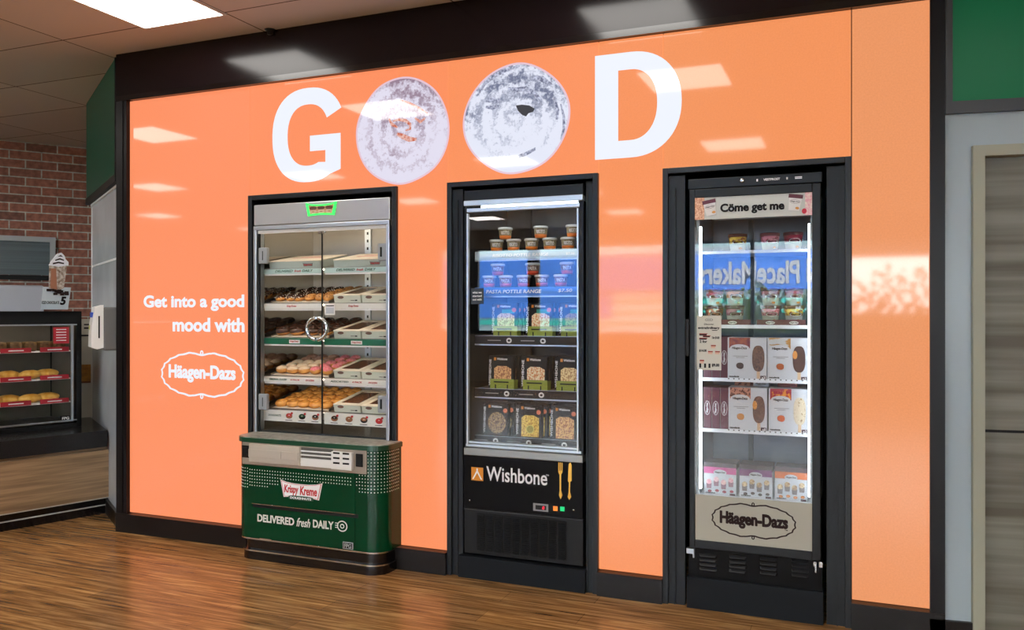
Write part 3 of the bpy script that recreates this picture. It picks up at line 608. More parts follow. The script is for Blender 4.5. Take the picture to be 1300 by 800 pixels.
# ------------------------------------------------------------------ surrounds of the three cabinets
def surround(nm, x0, x1, label, fx0, fx1, t=.028):
    s_ = thing('cabinet_surround', ((x0 + x1) / 2, 0, 0), label, 'surround')
    mb = MB(); mb.box(x0, x0 + t, -.018, .03, 0, ZN, 0, .002).box(x1 - t, x1, -.018, .03, 0, ZN, 0, .002).box(x0 + t, x1 - t, -.018, .03, ZN - t, ZN, 0, .002); mb.build('outer_frame', char2, s_)
    if fx0 - x0 > t + .02:
        mb = MB().box(x0 + t, fx0 - .004, -.0, .03, 0, ZN - t - .012).box(x0 + t + .03, x0 + t + .036, -.008, 0, 0, ZN - .1); mb.build('side_panel', char, s_)
    if x1 - fx1 > t + .02:
        mb = MB().box(fx1 + .004, x1 - t, -.0, .03, 0, ZN - t - .012).box(x1 - t - .036, x1 - t - .03, -.008, 0, 0, ZN - .1); mb.build('side_panel', char, s_)
        return s_
char2 = mat('dark_slate_frame', (20, 24, 28), .36, spec=.35)
# ------------------------------------------------------------------ doughnut cabinet
cx0, cx1 = X(325), X(497)                       # cabinet body at the screen plane
surround('k', KX0, KX1, 'slim black surround framing the doughnut cabinet', cx0, cx1, .03)
kc = thing('doughnut_cabinet', ((cx0 + cx1) / 2, .15, 0), 'glass-doored doughnut cabinet with dark green rounded base', 'display cabinet')
hz1, hz0 = Z(409, 256), Z(409, 283)            # header band
ztop = Z(409, 250)
deck = .727
silver = mat('silver_panel', (186, 188, 190), .3, .6); cab = mat('cabinet_lining', (176, 172, 164), .35, .3)
mb = MB().box(cx0, cx1, -.02, .05, hz0, hz1, 0, .004); hd = mb.build('header', silver, kc)
mb = MB().box(cx0, cx1, -.026, .0, hz0 - .03, hz0 - .004, 0, .003).box(cx0 + .02, cx1 - .02, -.01, .01, hz0 - .05, hz0 - .03, 1); mb.build('header_rail', [alu, white], kc)
post = .022
for a in (cx0, cx1 - post): MB().box(a, a + post, -.026, .05, deck, hz0 - .03, 0, .003).build('door_post', alu, kc)
for a, b in ((cx0 + post, cx0 + post + .012), (cx1 - post - .008, cx1 - post)): MB().box(a, b, -.008, .002, deck, hz0 - .05).build('seal', satin, kc)
# neon bow tie
nx, nz_ = X(407.5, -.025), Z(407.5, 266, -.025); Mh = front(0, -.0205, 0)
def bow(cx, cz, w, h):
    up = [(-.5, .5), (-.36, .40), (-.18, .35), (0, .34), (.18, .35), (.36, .40), (.5, .5)]; lo = [(.42, -.42), (.3, -.38), (.15, -.36), (0, -.35), (-.15, -.36), (-.3, -.38), (-.42, -.42)]
    return [(cx + a * w, cz + b * h) for a, b in up + lo]
neon = mat('neon_green', (60, 220, 90), .3, emit=(40, 225, 90), es=1.3)
bw_ = X(427) - X(388); mb = MB(); mb.loops([bow(nx, nz_, bw_, .088), bow(nx, nz_, bw_ * .84, .062)], Mh, 0, .006); mb.loops([bow(nx, nz_, bw_ * .84, .062)], Mh, 1, .003)
for i in (-1, 0, 1):
    mb.loops([circ(nx + i * bw_ * .26, nz_ + .011, bw_ * .12, .011)], Mh, 2, .0045); mb.loops([circ(nx + i * bw_ * .26, nz_ - .011, bw_ * .12, .012), circ(nx + i * bw_ * .26, nz_ - .011, bw_ * .04, .004)], Mh, 3, .0045)
mb.build('logo', [neon, mat('tan_print', (196, 150, 110), .5), mat('brown_icing_print', (96, 52, 38), .5), mat('dough_print', (216, 186, 160), .5)], hd)
# carcass, mirrored left side
D1 = .56; ix0, ix1 = cx0 + .024, cx1 - .02
mb = MB().box(ix0 - .02, ix1 + .02, D1, D1 + .02, deck, 2.1).box(ix1, ix1 + .02, .05, D1, deck, 2.1).box(ix0, ix1, .05, D1, 2.06, 2.1).box(ix0, ix1, .0, D1, deck - .02, deck + .01, 1); mb.build('lining', [cab, mat('dark_steel', (70, 76, 80), .25, .8)], kc)
mb = MB().box(ix0 - .02, ix0, .05, D1, deck, 2.06); mb.build('mirror_side', mat('polished_side', (196, 190, 182), .06, 1), kc)
mb = MB()
for px in (390, 467):
    xx = X(px, D1 - .01); mb.box(xx - .022, xx + .022, D1 - .012, D1, deck, 2.05)
    for q in range(26): mb.box(xx - .006, xx + .006, D1 - .0135, D1 - .0119, deck + .05 + q * .05, deck + .068 + q * .05, 1)
mb.build('shelf_standard', [alu, satin], kc)
warm = mat('warm_tube', (255, 240, 220), .5, emit=(255, 238, 212), es=14)
mb = MB().box(ix0 + .04, ix1 - .04, .07, .09, 2.02, 2.04); mb.build('light_tube', warm, kc)
# shelves
KZ = [1.735, 1.52, 1.306, 1.067, .862]; KH = [.032, .034, .038, .034, .072]; TILT = R(10); SY = .055
xa, xb = X(335, SY), X(491, SY); xm = X(411.5, SY)
tube2 = mat('shelf_tube', (255, 240, 220), .5, emit=(255, 236, 208), es=10)
strip_m = mat('strip_white', (232, 232, 224), .4); strip_g = mat('strip_green', (14, 110, 78), .4); strip_b = mat('strip_pale_green', (190, 216, 210), .4)
def sm(k): return Matrix.Translation((0, SY, KZ[k])) @ Matrix.Rotation(TILT, 4, 'X')
for k in range(5):
    M = sm(k); mb = MB().box(ix0, ix1, 0, .47, -.006, 0, 0, 0, M); sh = mb.build('shelf', steel, kc)
    mb = MB().box(ix0 + .03, ix1 - .02, .0, .012, -.014, -.0065, 0, 0, M) if k < 4 else MB().box(ix0 + .03, ix1 - .02, .02, .03, -.014, -.0065, 0, 0, M); mb.build('light_strip', tube2, sh)
    for hseg, (a, b) in enumerate(((xa + .005, xm - .006), (xm + .006, xb))):
        Mf = front(0, SY - .004, KZ[k] - KH[k])
        mm = [strip_b, strip_m, strip_g, strip_m, strip_m][k]
        mb = MB().rect(a, b, 0, KH[k] - .002, Mf, 0, .003); 
        if k < 4: mb.rect(a + .005, b, -.010, -.001, Mf, 1, .004)
        w_ = b - a
        mats = [mm, white, mat('green_print', (10, 80, 50), .5), red, mat('brown_dough_print', (150, 96, 60), .5), ink]
        if k == 0: 
            mb.text('DELIVERED', a + w_ * .2, a + w_ * .5, .009, .024, Mf, 2, .01, .3, w=.003); mb.text('fresh', a + w_ * .53, a + w_ * .64, .009, .024, Mf, 3, .01, .3, w=.003); mb.text('DAILY', a + w_ * .66, a + w_ * .84, .009, .024, Mf, 2, .01, .3, w=.003)
        elif k == 1: mb.text('Krispy Kreme', a + w_ * .4, a + w_ * .56, .008, .024, Mf, 3, .01, .2, w=.003)
        elif k == 2: mb.rect(a + w_ * .44, a + w_ * .62, .006, .028, Mf, 1, .001, .003); mb.text('Krispy Kreme', a + w_ * .46, a + w_ * .6, .01, .024, Mf, 3, .01, .2, w=.0045)
        elif k == 3:
            mb.text('ORIGINAL GLAZED' if hseg == 0 else 'ASSORTED', a + w_ * .1, a + w_ * .4, .011, .022, Mf, 2, .02, .2, w=.003); mb.text('4 PACK', a + w_ * .46, a + w_ * .62, .011, .022, Mf, 3, .02, .2, w=.003)
            mb.text('DOZEN', a + w_ * .72, a + w_ * .86, .011, .022, Mf, 3, .02, .2, w=.003)
        else:
            if hseg == 0: mb.text('DOUGHNUTS', a + w_ * .08, a + w_ * .3, .03, .042, Mf, 2, .01, .1, w=.003)
            for q in range(3 if hseg == 0 else 4):
                cx_ = a + w_ * ((.44 + q * .22) if hseg == 0 else (.17 + q * .24))
                cc = [4, 5, 4, 1, 4, 5, 3][q + hseg * 3]
                mb.loops([circ(cx_, .036, .024, .017, 20), circ(cx_, .039, .007, .004, 12)], Mf, cc if cc != 1 else 4, .002, .003); mb.loops([circ(cx_, .041, .019, .010, 16), circ(cx_, .041, .006, .003, 12)], Mf, [3, 2, 5, 5, 4, 4, 3][q + hseg * 3], .001, .0052)
                mb.loops([circ(cx_ + .022, .054, .008, .007, 12)], Mf, 3, .002, .0055); mb.rect(cx_ - .028, cx_ + .022, .008, .0115, Mf, 5, .001, .003)
        mb.build('price_strip', mats, sh)
# doors
xs_ = X(409)
gl_z0, gl_z1 = deck + .012, hz0 - .052
for sgn, (a, b) in enumerate(((ix0 + .012, xs_ - .002), (xs_ + .002, ix1 - .004))):
    mb = MB().box(a, b, -.004, .004, gl_z0, gl_z1); dr = mb.build('glass_door', doorg, kc)
    for zz in ((Z(332, 325), Z(332, 510)) if sgn == 0 else (Z(487, 320), Z(487, 513))):
        hx = a - .005 if sgn == 0 else b - .06
        mb = MB().box(hx, hx + .062, -.016, .012, zz - .05, zz + .05, 0, .006).box(hx + (.03 if sgn == 0 else .018), hx + (.034 if sgn == 0 else .03), -.018, -.015, zz - .028, zz + .028, 1); mb.build('hinge', [greyp, satin], dr)
    cxh, czh, rr = X(401, -.05), Z(401, 417.5, -.05), .064
    mb = MB(); aa = (92, 268) if sgn == 0 else (-88, 88)
    mb.tube([(cxh + rr * math.cos(R(aa[0] + (aa[1] - aa[0]) * i / 24)) + (.012 if sgn else 0), -.05, czh + rr * math.sin(R(aa[0] + (aa[1] - aa[0]) * i / 24))) for i in range(25)], .011, 12)
    for s2 in (1, -1): mb.tube([(cxh + (.012 if sgn else 0), -.05, czh + s2 * rr), (cxh + (.03 if sgn else -.005), -.003, czh + s2 * rr)], .006, 8)
    mb.build('handle', chrome, dr)
mb = MB().box(xs_ - .025, xs_ + .022, -.006, .012, gl_z1 - .014, gl_z1 + .012, 0, .002); mb.build('catch', chrome, kc)
mb = MB().box(xs_ - .0018, xs_ + .0018, -.006, .006, gl_z0, gl_z1); mb.build('door_seal', mat('dark_seal', (40, 42, 42), .4), kc)
qx0, qx1, qz0, qz1 = X(413), X(426), Z(419, 400), Z(419, 386)
mb = MB().rect(qx0, qx1, qz0, qz1, front(0, -.0045, 0), 0, .0008).rect(qx0 + .008, qx1 - .008, qz1 - .014, qz1 - .008, front(0, -.0045, 0), 1, .0005, .0009).rect(qx0 + .008, qx1 - .008, qz0 + .008, qz1 - .02, front(0, -.0045, 0), 2, .0005, .0009); mb.build('sticker', [white, ink, mat('pale_grey_print', (190, 194, 198), .5)], kc)
# green base with rounded corners
BX0, BX1, BY0 = -3.44, -2.415, -.205
def rrect(x0, x1, y0, y1, r, n=10):      # plan outline, front corners rounded (y0 is the front)
    return [(x0 + r - r * math.cos(R(90 * i / n)), y0 + r - r * math.sin(R(90 * i / n))) for i in range(n + 1)] + [(x1 - r + r * math.sin(R(90 * i / n)), y0 + r - r * math.cos(R(90 * i / n))) for i in range(n + 1)] + [(x1, y1), (x0, y1)]
mb = MB().prism(rrect(BX0, BX1, BY0, .06, .10), .13, deck - .03, 0, None, False)
bs = mb.build('base_cabinet', kgreen, kc)
for p in bs.data.polygons:
    if abs(p.normal.z) < .5 and p.area < .03: p.use_smooth = True
mb = MB().prism(rrect(BX0 - .008, BX1 + .008, BY0 - .012, .05, .10), deck - .03, deck - .004, 0).prism(rrect(BX0 - .002, BX1 + .002, BY0 - .006, .05, .095), deck - .004, deck, 1); mb.build('deck', [dgreen, mat('steel_deck', (182, 180, 170), .35, .2, noise=(140, 138, 128), scale=30)], kc)
mb = MB().prism(rrect(BX0 + .03, BX1 - .02, BY0 + .02, .05, .09), 0, .13, 0).prism(rrect(BX0 + .015, BX1 - .01, BY0 + .006, .05, .1), 0, .05, 0); pl = mb.build('plinth', blackg, kc)
mb = MB().prism(rrect(BX0 + .012, BX1 - .007, BY0 + .003, .05, .1), .05, .058, 0).prism(rrect(BX0 + .0, BX1 - .0, BY0 + .0, .05, .1), .122, .1299, 0); mb.build('chrome_strip', chrome, pl)
Mb = front(0, BY0, 0)
def bX(px): return X(px, BY0)
def bZ(px, py): return Z(px, py, BY0)
# panels of the base
mb = MB(); px0, px1 = bX(320.5), bX(451); za, zb_ = bZ(380, 595), bZ(380, 645); zc_, zd = bZ(380, 650), bZ(380, 688)
mb.rect(px0, px1, zb_, za, Mb, 0, .004); up_ = mb.build('upper_panel', kgreen, kc); mb = MB(); mb.rect(px0 + .004, px1 + .02, zc_ - .0, zb_ - .0, Mb, 1, .001, .0).rect(px0, px1, zb_ - .003, zb_, Mb, 0, .006); mb.build('panel_rail', [chrome, satin], kc)
mb = MB(); mb.rect(px0, px1, zd, zc_, Mb, 0, .004); lo_ = mb.build('lower_panel', kgreen, kc); mb = MB(); mb.rect(bX(330), bX(345), zd - .016, zd - .006, Mb, 0, .004).rect(bX(350), bX(430), zd - .016, zd - .010, Mb, 0, .004); mb.build('chrome_edge', chrome, kc)
# steel dispenser panel
s0, s1 = bX(308.5), bX(466); t0, t1 = bZ(440, 600), bZ(440, 569)
mb = MB(); mb.box(s0, s1, t0, t1, .0, .008, 0, .003, Mb); dp = mb.build('dispenser_panel', mat('warm_steel', (176, 166, 152), .3, .45), kc)
mb = MB(); mb.box(bX(320), bX(384), t0 + .02, t1 - .01, .008, .03, 0, .004, Mb).box(bX(320), bX(361), t0 + .05, t1 - .04, .03, .034, 0, .002, Mb).box(bX(362), bX(383), t0 + .05, t1 - .04, .03, .037, 0, .002, Mb)
mb.build('drawer_front', mat('satin_steel', (200, 192, 178), .35, .25), dp)
mb = MB(); mb.box(bX(384), bX(424), t0 + .03, t1 - .012, .008, .012, 1, 0, Mb)
for q in range(4): mb.box(bX(384), bX(424), t1 - .035 - q * .022, t1 - .028 - q * .022, .012, .02, 0, 0, Mb)
mb.box(bX(384), bX(424), t0 + .02, t0 + .06, .01, .018, 0, 0, Mb); mb.build('rail_rack', [white, mat('shadow_grey', (86, 84, 78), .4)], dp)
mb = MB(); mb.box(bX(424), bX(450), t0 + .018, t1 - .02, .008, .03, 0, .003, Mb)
for q in range(3):
    for r_ in range(2): mb.rect(bX(427 + r_ * 12), bX(435 + r_ * 12), t0 + .05 + q * .028, t0 + .06 + q * .028, Mb, 1, .002, .03)
mb.build('napkin_rack', [white, satin], dp)
for a, b in ((309, 318), (453, 462)): mb = MB(); mb.box(bX(a), bX(b), t0 + .04, t1 - .025, .008, .014, 0, .003, Mb).box(bX(a) + .008, bX(b) - .008, t0 + .05, t1 - .035, .014, .022, 0, .004, Mb); mb.build('switch', satin, dp)
# dots
mb = MB(); dot = mat('dot_white', (214, 226, 214), .4)
def surf(u):   # walk along the plan outline of the base: u = 0 at the left end of the flat front
    Lf = (BX1 - BX0) - .2
    if u < 0:
        a = -u / .10
        if a < math.pi / 2: return Vector((BX0 + .1 - .1 * math.sin(a), BY0 + .1 - .1 * math.cos(a), 0)), Vector((-math.sin(a), -math.cos(a), 0))
        return Vector((BX0, BY0 + .1 + (a - math.pi / 2) * .1, 0)), Vector((-1, 0, 0))
    if u < Lf: return Vector((BX0 + .1 + u, BY0, 0)), Vector((0, -1, 0))
    a = (u - Lf) / .1
    if a < math.pi / 2: return Vector((BX1 - .1 + .1 * math.sin(a), BY0 + .1 - .1 * math.cos(a), 0)), Vector((math.sin(a), -math.cos(a), 0))
    return Vector((BX1, BY0 + .1 + (a - math.pi / 2) * .1, 0)), Vector((1, 0, 0))
Lf = (BX1 - BX0) - .2; u = -.13
while u < Lf + .24:
    p, n = surf(u); fr = (u + .13) / (Lf + .37)
    side = u > Lf - .06 or u < .0
    zb0 = .41 + .075 * min(1, fr / .55) if not side else (.42 if u < 0 else .45)
    ztp = .56 if not side else .685
    q = 0; zz = .685 if u > Lf - .06 else (.54 if u < 0 else .535)
    while zz > zb0:
        lift = .0045 if 0.03 < u < Lf - .09 else .0008
        # skip under the logo
        if not (bX(356) < p.x < bX(411) and zz < bZ(384, 611) + .004 and 0 < u < Lf):
            r_ = .0036; Mo = frame(p + n * lift + UP * zz, n.cross(UP) * -1, n); mb.prism([(r_ * math.cos(k * math.pi / 3), r_ * math.sin(k * math.pi / 3)) for k in range(6)], 0, .0006, 0, Mo)
        zz -= .0185
    u += .0185
mb.build('dot_pattern', dot, kc)
# logo, slogan, badge
lx, lz, lw, lh = (bX(357) + bX(410)) / 2, bZ(384, 623), bX(410) - bX(357), .108
mb = MB(); mb.loops([bow(lx, lz, lw, lh)], Mb, 0, .003, .004); mb.loops([bow(lx, lz, lw * .96, lh * .92)], Mb, 1, .001, .007); mb.loops([bow(lx, lz, lw * .93, lh * .86)], Mb, 4, .001, .008)
mb.text('Krispy', lx - lw * .4, lx - lw * .06, lz - lh * .28, lz + lh * .26, Mb, 2, .03, .1, w=.0092); mb.text('Kreme', lx - lw * .02, lx + lw * .38, lz - lh * .22, lz + lh * .25, Mb, 2, .03, .1, w=.0092)
mb.loops([[(lx + lw * .3 * math.copysign(abs(math.cos(t)) ** .5, math.cos(t)), lz - lh * .40 + lh * .12 * math.copysign(abs(math.sin(t)) ** .5, math.sin(t))) for t in [i * math.pi / 12 for i in range(24)]]], Mb, 3, .001, .0095)
mb.text('DOUGHNUTS', lx - lw * .25, lx + lw * .25, lz - lh * .46, lz - lh * .34, Mb, 0, .03, w=.0108); mb.build('logo', [whiteink, red, mat('deep_red', (196, 30, 40), .5), dgreen, whiteink], kc)
mb = MB(); lt = mat('off_white_print', (226, 226, 218), .5)
mb.text('DELIVERED', bX(327.5), bX(374), bZ(350, 664.5), bZ(350, 655), Mb, 0, .03, w=.004); mb.text('fresh', bX(377), bX(394.5), bZ(385, 669), bZ(385, 658), Mb, 0, .015, .35, w=.004); mb.text('DAILY', bX(398), bX(424), bZ(411, 671), bZ(411, 661), Mb, 0, .03, w=.004)
c_ = (bX(435), bZ(435, 668)); mb.loops([circ(*c_, .034, .031), circ(*c_, .028, .025)], Mb, 0, .001, .004); mb.loops([circ(*c_, .014, .013), circ(*c_, .009, .008)], Mb, 0, .001, .004)
for q in range(3): mb.rect(bX(426), bX(430), c_[1] + .012 - q * .012, c_[1] + .016 - q * .012, Mb, 0, .001, .004)
mb.build('lettering', lt, kc)
mb = MB(); mb.box(bX(436), bX(449), bZ(442, 697), bZ(442, 688), .004, .008, 0, .002, Mb); mb.rect(bX(436) + .005, bX(449) - .005, bZ(442, 697) + .005, bZ(442, 688) - .005, Mb, 1, .0005, .0082); mb.text('FPG', bX(438), bX(447), bZ(442, 695.5), bZ(442, 690), Mb, 0, .02, w=.009); mb.build('badge', [alu, satin], kc)

# doughnuts, trays and boxes on the shelves
wr = lambda v, a=.004: v + rnd.uniform(-a, a)
rnd = random.Random(11)
dough = mat('fried_dough', (204, 132, 56), .5, noise=(226, 162, 84), scale=25); glaze = mat('glazed_dough', (196, 118, 40), .2, noise=(232, 168, 84), scale=16, coat=.4)
choc = mat('chocolate_icing', (58, 34, 26), .2, noise=(84, 52, 38), scale=40); pink = mat('pink_icing', (226, 104, 118), .4, noise=(244, 160, 164), scale=60)
wglz = mat('sugar_dusting', (236, 214, 188), .5, noise=(222, 176, 130), scale=35); lav = mat('cinnamon_dusting', (150, 108, 92), .6, noise=(186, 142, 120), scale=60)
driz = mat('white_drizzle', (228, 222, 214), .4); nut = mat('toasted_nut', (214, 156, 90), .5, noise=(150, 92, 44), scale=90, ramp=(.45, .55))
def torus(mb, Rr, rx, rz, zc, n=22, m=10, a0=0, a1=360, mi=0, wob=0, seed=0):
    r_ = random.Random(seed); vs_ = []
    for i in range(n):
        t = 2 * math.pi * i / n; w_ = 1 + wob * math.sin(3 * t + seed) + wob * (r_.random() - .5)
        vs_.append([mb.bm.verts.new(((Rr + rx * math.cos(R(a0 + (a1 - a0) * j / (m if a1 - a0 < 360 else m)))) * math.cos(t) * w_, (Rr + rx * math.cos(R(a0 + (a1 - a0) * j / m))) * math.sin(t) * w_, zc + rz * math.sin(R(a0 + (a1 - a0) * j / m)))) for j in range(m + (1 if a1 - a0 < 360 else 0))])
    M_ = len(vs_[0])
    for i in range(n):
        for j in range(M_ if a1 - a0 >= 360 else M_ - 1):
            f = mb.bm.faces.new([vs_[i][j], vs_[(i + 1) % n][j], vs_[(i + 1) % n][(j + 1) % M_], vs_[i][(j + 1) % M_]]); f.smooth = True; f.material_index = mi
def ring_proto(name, ice, dm=None):
    mb = MB(); torus(mb, .025, .0185, .0175, .0175, wob=.03, seed=2); o = mb.build(name, dm or dough)
    if ice: mb = MB(); torus(mb, .025, .0198, .0185, .0178, a0=-8, a1=188, wob=.03, seed=2); mb.build('icing', ice, o)
    return o
def oval_proto(name, top, rx=.044, ry=.036):
    mb = MB().ellipsoid((0, 0, .023), (rx, ry, .024), 0, 18, 12, jitter=.05, seed=3); o = mb.build(name, dough)
    if top: mb = MB().ellipsoid((0, 0, .0265), (rx * .97, ry * .97, .0225), 0, 18, 12, zmin=-.05, jitter=.05, seed=3); mb.build('icing', top, o)
    return o
def tray(k, x0, x1, label):
    t = thing('baking_tray', (0, 0, 0), label, 'tray', rot=(0, 0, 0)); t.location = sm(k) @ Vector(((x0 + x1) / 2, .22, 0)); t.rotation_euler = (TILT, 0, 0); w_ = (x1 - x0) / 2
    MB().box(-w_, w_, -.205, .205, 0, .004).box(-w_, -w_ + .004, -.205, .205, 0, .014).box(w_ - .004, w_, -.205, .205, 0, .014).box(-w_, w_, .201, .205, 0, .014).build('pan', steel, t)
    MB().box(-w_ + .006, w_ - .006, -.203, .198, .004, .005).build('parchment', cream, t)
RN_ = ['front row', 'second row', 'third row', 'fourth row', 'back row', 'hindmost row']
def fill(k, x0, x1, nx_, ny_, protos, desc, grp, pick, dy=.4, sz=(1, 1, 1), lift=.005, tiltx=0., cat='doughnut', y0=.03):
    first = {}
    for r_ in range(ny_):
        for c in range(nx_):
            key = pick(r_, c)
            if key is None: continue
            x = x0 + (x1 - x0) * (c + .5) / nx_ + rnd.uniform(-.003, .003) + (.5 * (x1 - x0) / nx_ * .3 if r_ % 2 else 0); y = y0 + dy * (r_ + .5) / ny_ + rnd.uniform(-.003, .003)
            pos = sm(k) @ Vector((x, y, lift)); rot = (TILT + tiltx + rnd.uniform(-.05, .05), rnd.uniform(-.04, .04), rnd.uniform(-.35, .35))
            lab = f'{desc[key]}, {RN_[r_] if r_ < ny_ - 1 else "back row"}, {ORD[c]} from left'
            pr = protos[key]
            if not pr.get('used'): 
                pr['used'] = 1; pr.location = pos; pr.rotation_euler = rot; tag(pr, lab, cat, grp[key])
            else:
                dup(pr, pos, rot, lab, grp[key])
tx0, tx1 = X(342, SY), X(411, SY)
tray(1, tx0, tx1 + .03, 'steel tray under drizzled fingers, second shelf'); tray(2, tx0, tx1 + .03, 'steel tray under chocolate rings, third shelf'); tray(3, tx0, tx1 + .03, 'steel tray under sugared and pink doughnuts'); tray(4, tx0, tx1 + .03, 'steel tray under glazed rings, bottom shelf')
P = {'g': ring_proto('glazed_doughnut', glaze, glaze)}
fill(4, tx0 + .006, tx1 + .024, 5, 5, P, {'g': 'golden glazed ring doughnut on bottom shelf'}, {'g': 'glazed ring doughnuts on the bottom shelf'}, lambda r, c: 'g', dy=.4, sz=(1, 1, 1))
P = {'w': oval_proto('sugared_doughnut', wglz), 'p': oval_proto('pink_doughnut', pink, .036, .036), 'c': oval_proto('cinnamon_doughnut', lav)}
fill(3, tx0 + .006, tx1 + .024, 5, 5, P, {'w': 'white-sugared filled doughnut on fourth shelf', 'p': 'pink-iced doughnut on fourth shelf', 'c': 'brown cinnamon-dusted doughnut on fourth shelf'}, {'w': 'sugared doughnuts on the fourth shelf', 'p': 'pink doughnuts on the fourth shelf', 'c': 'cinnamon doughnuts on the fourth shelf'}, lambda r, c: 'p' if c > 2 - (r == 9) else ('w' if r < 3 else 'c'))
P = {'h': ring_proto('chocolate_ring', choc)}
for ch in [P['h']] + list(P['h'].children): ch.data.transform(Matrix.Diagonal((1.12, 1.12, 1.15, 1)))
fill(2, tx0 + .006, tx1 + .024, 4, 4, P, {'h': 'chocolate-iced ring doughnut on third shelf'}, {'h': 'chocolate rings on the third shelf'}, lambda r, c: 'h', tiltx=.12, lift=.012)
# drizzled fingers and nut-topped ones
def finger(name, top, drz):
    o = MB().ellipsoid((0, 0, .02), (.03, .048, .02), 0, 16, 10, jitter=.04).build(name, dough)
    MB().ellipsoid((0, 0, .023), (.029, .047, .019), 0, 16, 10, zmin=-.05, jitter=.08, seed=2).build('icing', top, o)
    if drz:
        mb = MB(); mb.tube([(.024 * (1 if i % 2 else -1), -.04 + .01 * i, .034 if abs(i - 4) < 3 else .029) for i in range(9)], .0038, 5); mb.build('drizzle', driz, o)
    return o
P = {'d': finger('chocolate_finger', choc, True), 'n': finger('nut_topped_doughnut', nut, False)}
fill(1, tx0 + .004, tx1 + .03, 6, 4, P, {'d': 'white-drizzled chocolate finger on second shelf', 'n': 'nut-crumbed doughnut on second shelf'}, {'d': 'drizzled fingers on the second shelf', 'n': 'nut-crumbed doughnuts on the second shelf'}, lambda r, c: 'd' if c < 4 - (r < 1) else 'n', tiltx=.1)
# windowed boxes, two on each of four shelves
cardg = mat('pale_green_card', (206, 212, 196), .6); winm = mat('box_window_film', (128, 78, 50), .2, noise=(92, 52, 34), scale=26, coat=.5)
def window_box():
    t = thing('doughnut_box', (0, 0, 0), 'x', 'box', 'windowed boxes', rot=(0, 0, 0)); w_, d_, h_ = .094, .165, .05
    MB().box(-w_, w_, -d_, d_, 0, h_ - .004, 0, .002).build('carton', cardg, t)
    mb = MB().box(-w_ - .002, w_ + .002, -d_ - .002, -d_ + .035, h_ - .005, h_).box(-w_ - .002, w_ + .002, d_ - .05, d_ + .002, h_ - .005, h_).box(-w_ - .002, -w_ + .03, -d_ + .035, d_ - .05, h_ - .005, h_).box(w_ - .03, w_ + .002, -d_ + .035, d_ - .05, h_ - .005, h_); mb.build('lid', cream, t)
    MB().box(-w_ + .03, w_ - .03, -d_ + .035, d_ - .05, h_ - .0045, h_ - .002).build('window_film', winm, t)
    mb = MB(); Mf = front(0, -d_, 0); mb.loops([circ(-.045, .034, .022, .009, 20)], Mf, 0, .001); mb.rect(.025, .05, .014, .017, Mf, 1, .001); mb.rect(.054, .07, .012, .019, Mf, 1, .001); mb.build('logo', [mat('muted_brown', (110, 84, 74), .5), ink], t)
    return t
wb = window_box(); first = True
b0 = X(422.5, SY) + .098
for k, nm in ((1, 'second'), (2, 'third'), (3, 'fourth'), (4, 'bottom')):
    for q in range(2):
        pos = sm(k) @ Vector((b0 + q * .197, .175, 0)); lab = f'{"left" if q == 0 else "right"} windowed cream doughnut box on the {nm} shelf of the doughnut cabinet'
        if first: wb.location = pos; wb.rotation_euler = (TILT, 0, 0); wb['label'] = lab; first = False
        else: dup(wb, pos, (TILT, 0, 0), lab)
def long_box():
    t = thing('pastry_box', (0, 0, 0), 'x', 'box', 'long closed boxes on the top shelf', rot=(0, 0, 0)); w_, d_, h_ = .19, .15, .042
    MB().box(-w_, w_, -d_, d_, 0, h_, 0, .002).build('carton', mat('grey_green_card', (176, 188, 180), .6), t)
    mb = MB().box(-w_ - .002, w_ + .002, -d_ - .002, d_, h_, h_ + .006, 0, .002).box(-w_ + .08, -w_ + .3, -.02, .0, h_ + .006, h_ + .0065, 1).box(-w_ + .1, -w_ + .26, .04, .06, h_ + .006, h_ + .0065, 1); mb.build('lid', [cream, mat('faded_red_print', (214, 120, 110), .5)], t)
    mb = MB(); Mf = front(0, -d_, 0); mb.loops([bow(.1, .02, .075, .024)], Mf, 1, .001); mb.text('Krispy Kreme', .07, .13, .012, .026, Mf, 0, .02, .1, w=.0012); mb.build('logo', [mat('deep_red', (196, 30, 40), .5), mat('grey_print', (120, 128, 124), .5)], t)
    return t
lb_ = long_box(); lx0 = X(342, SY) + .19
lb_.location = sm(0) @ Vector((lx0 - .005, .16, 0)); lb_.rotation_euler = (TILT, 0, 0); lb_['label'] = 'left closed cream box on the top shelf of the doughnut cabinet'
dup(lb_, sm(0) @ Vector((X(422.5, SY) + .192, .16, 0)), None, 'right closed cream box on the top shelf of the doughnut cabinet')
# ------------------------------------------------------------------ ready-meal fridge
fx0, fx1 = X(590.5), X(741)
surround('w', WX0, WX1, 'black surround framing the ready-meal fridge', fx0 - .01, fx1 + .01)
wf = thing('ready_meal_fridge', ((fx0 + fx1) / 2, .2, 0), 'tall black ready-meal fridge with gold fork and knife print, middle cabinet', 'fridge')
fy = 0.0
ztopw = Z(665, 238)
mb = MB().box(fx0, fx1, fy - .012, .07, Z(665, 253), ztopw, 0, .003); mb.build('header', mat('header_grey', (28, 32, 36), .35), wf)
mb = MB().box(fx0, fx1, fy - .02, .03, Z(665, 258.5), Z(665, 251.5), 0, .003).box(fx0 + .015, fx1 - .02, fy - .012, .02, Z(665, 266.5), Z(665, 261.5), 0, .002); mb.build('top_rail', mat('pale_alu', (206, 220, 226), .3, .7), wf)
zb0_, zb1_ = Z(665, 582), Z(665, 572.5)
mb = MB().box(fx0, fx1, fy - .02, .04, zb0_, zb1_, 0, .003); mb.build('bottom_rail', mat('grey_alu', (150, 150, 144), .35, .8), wf)
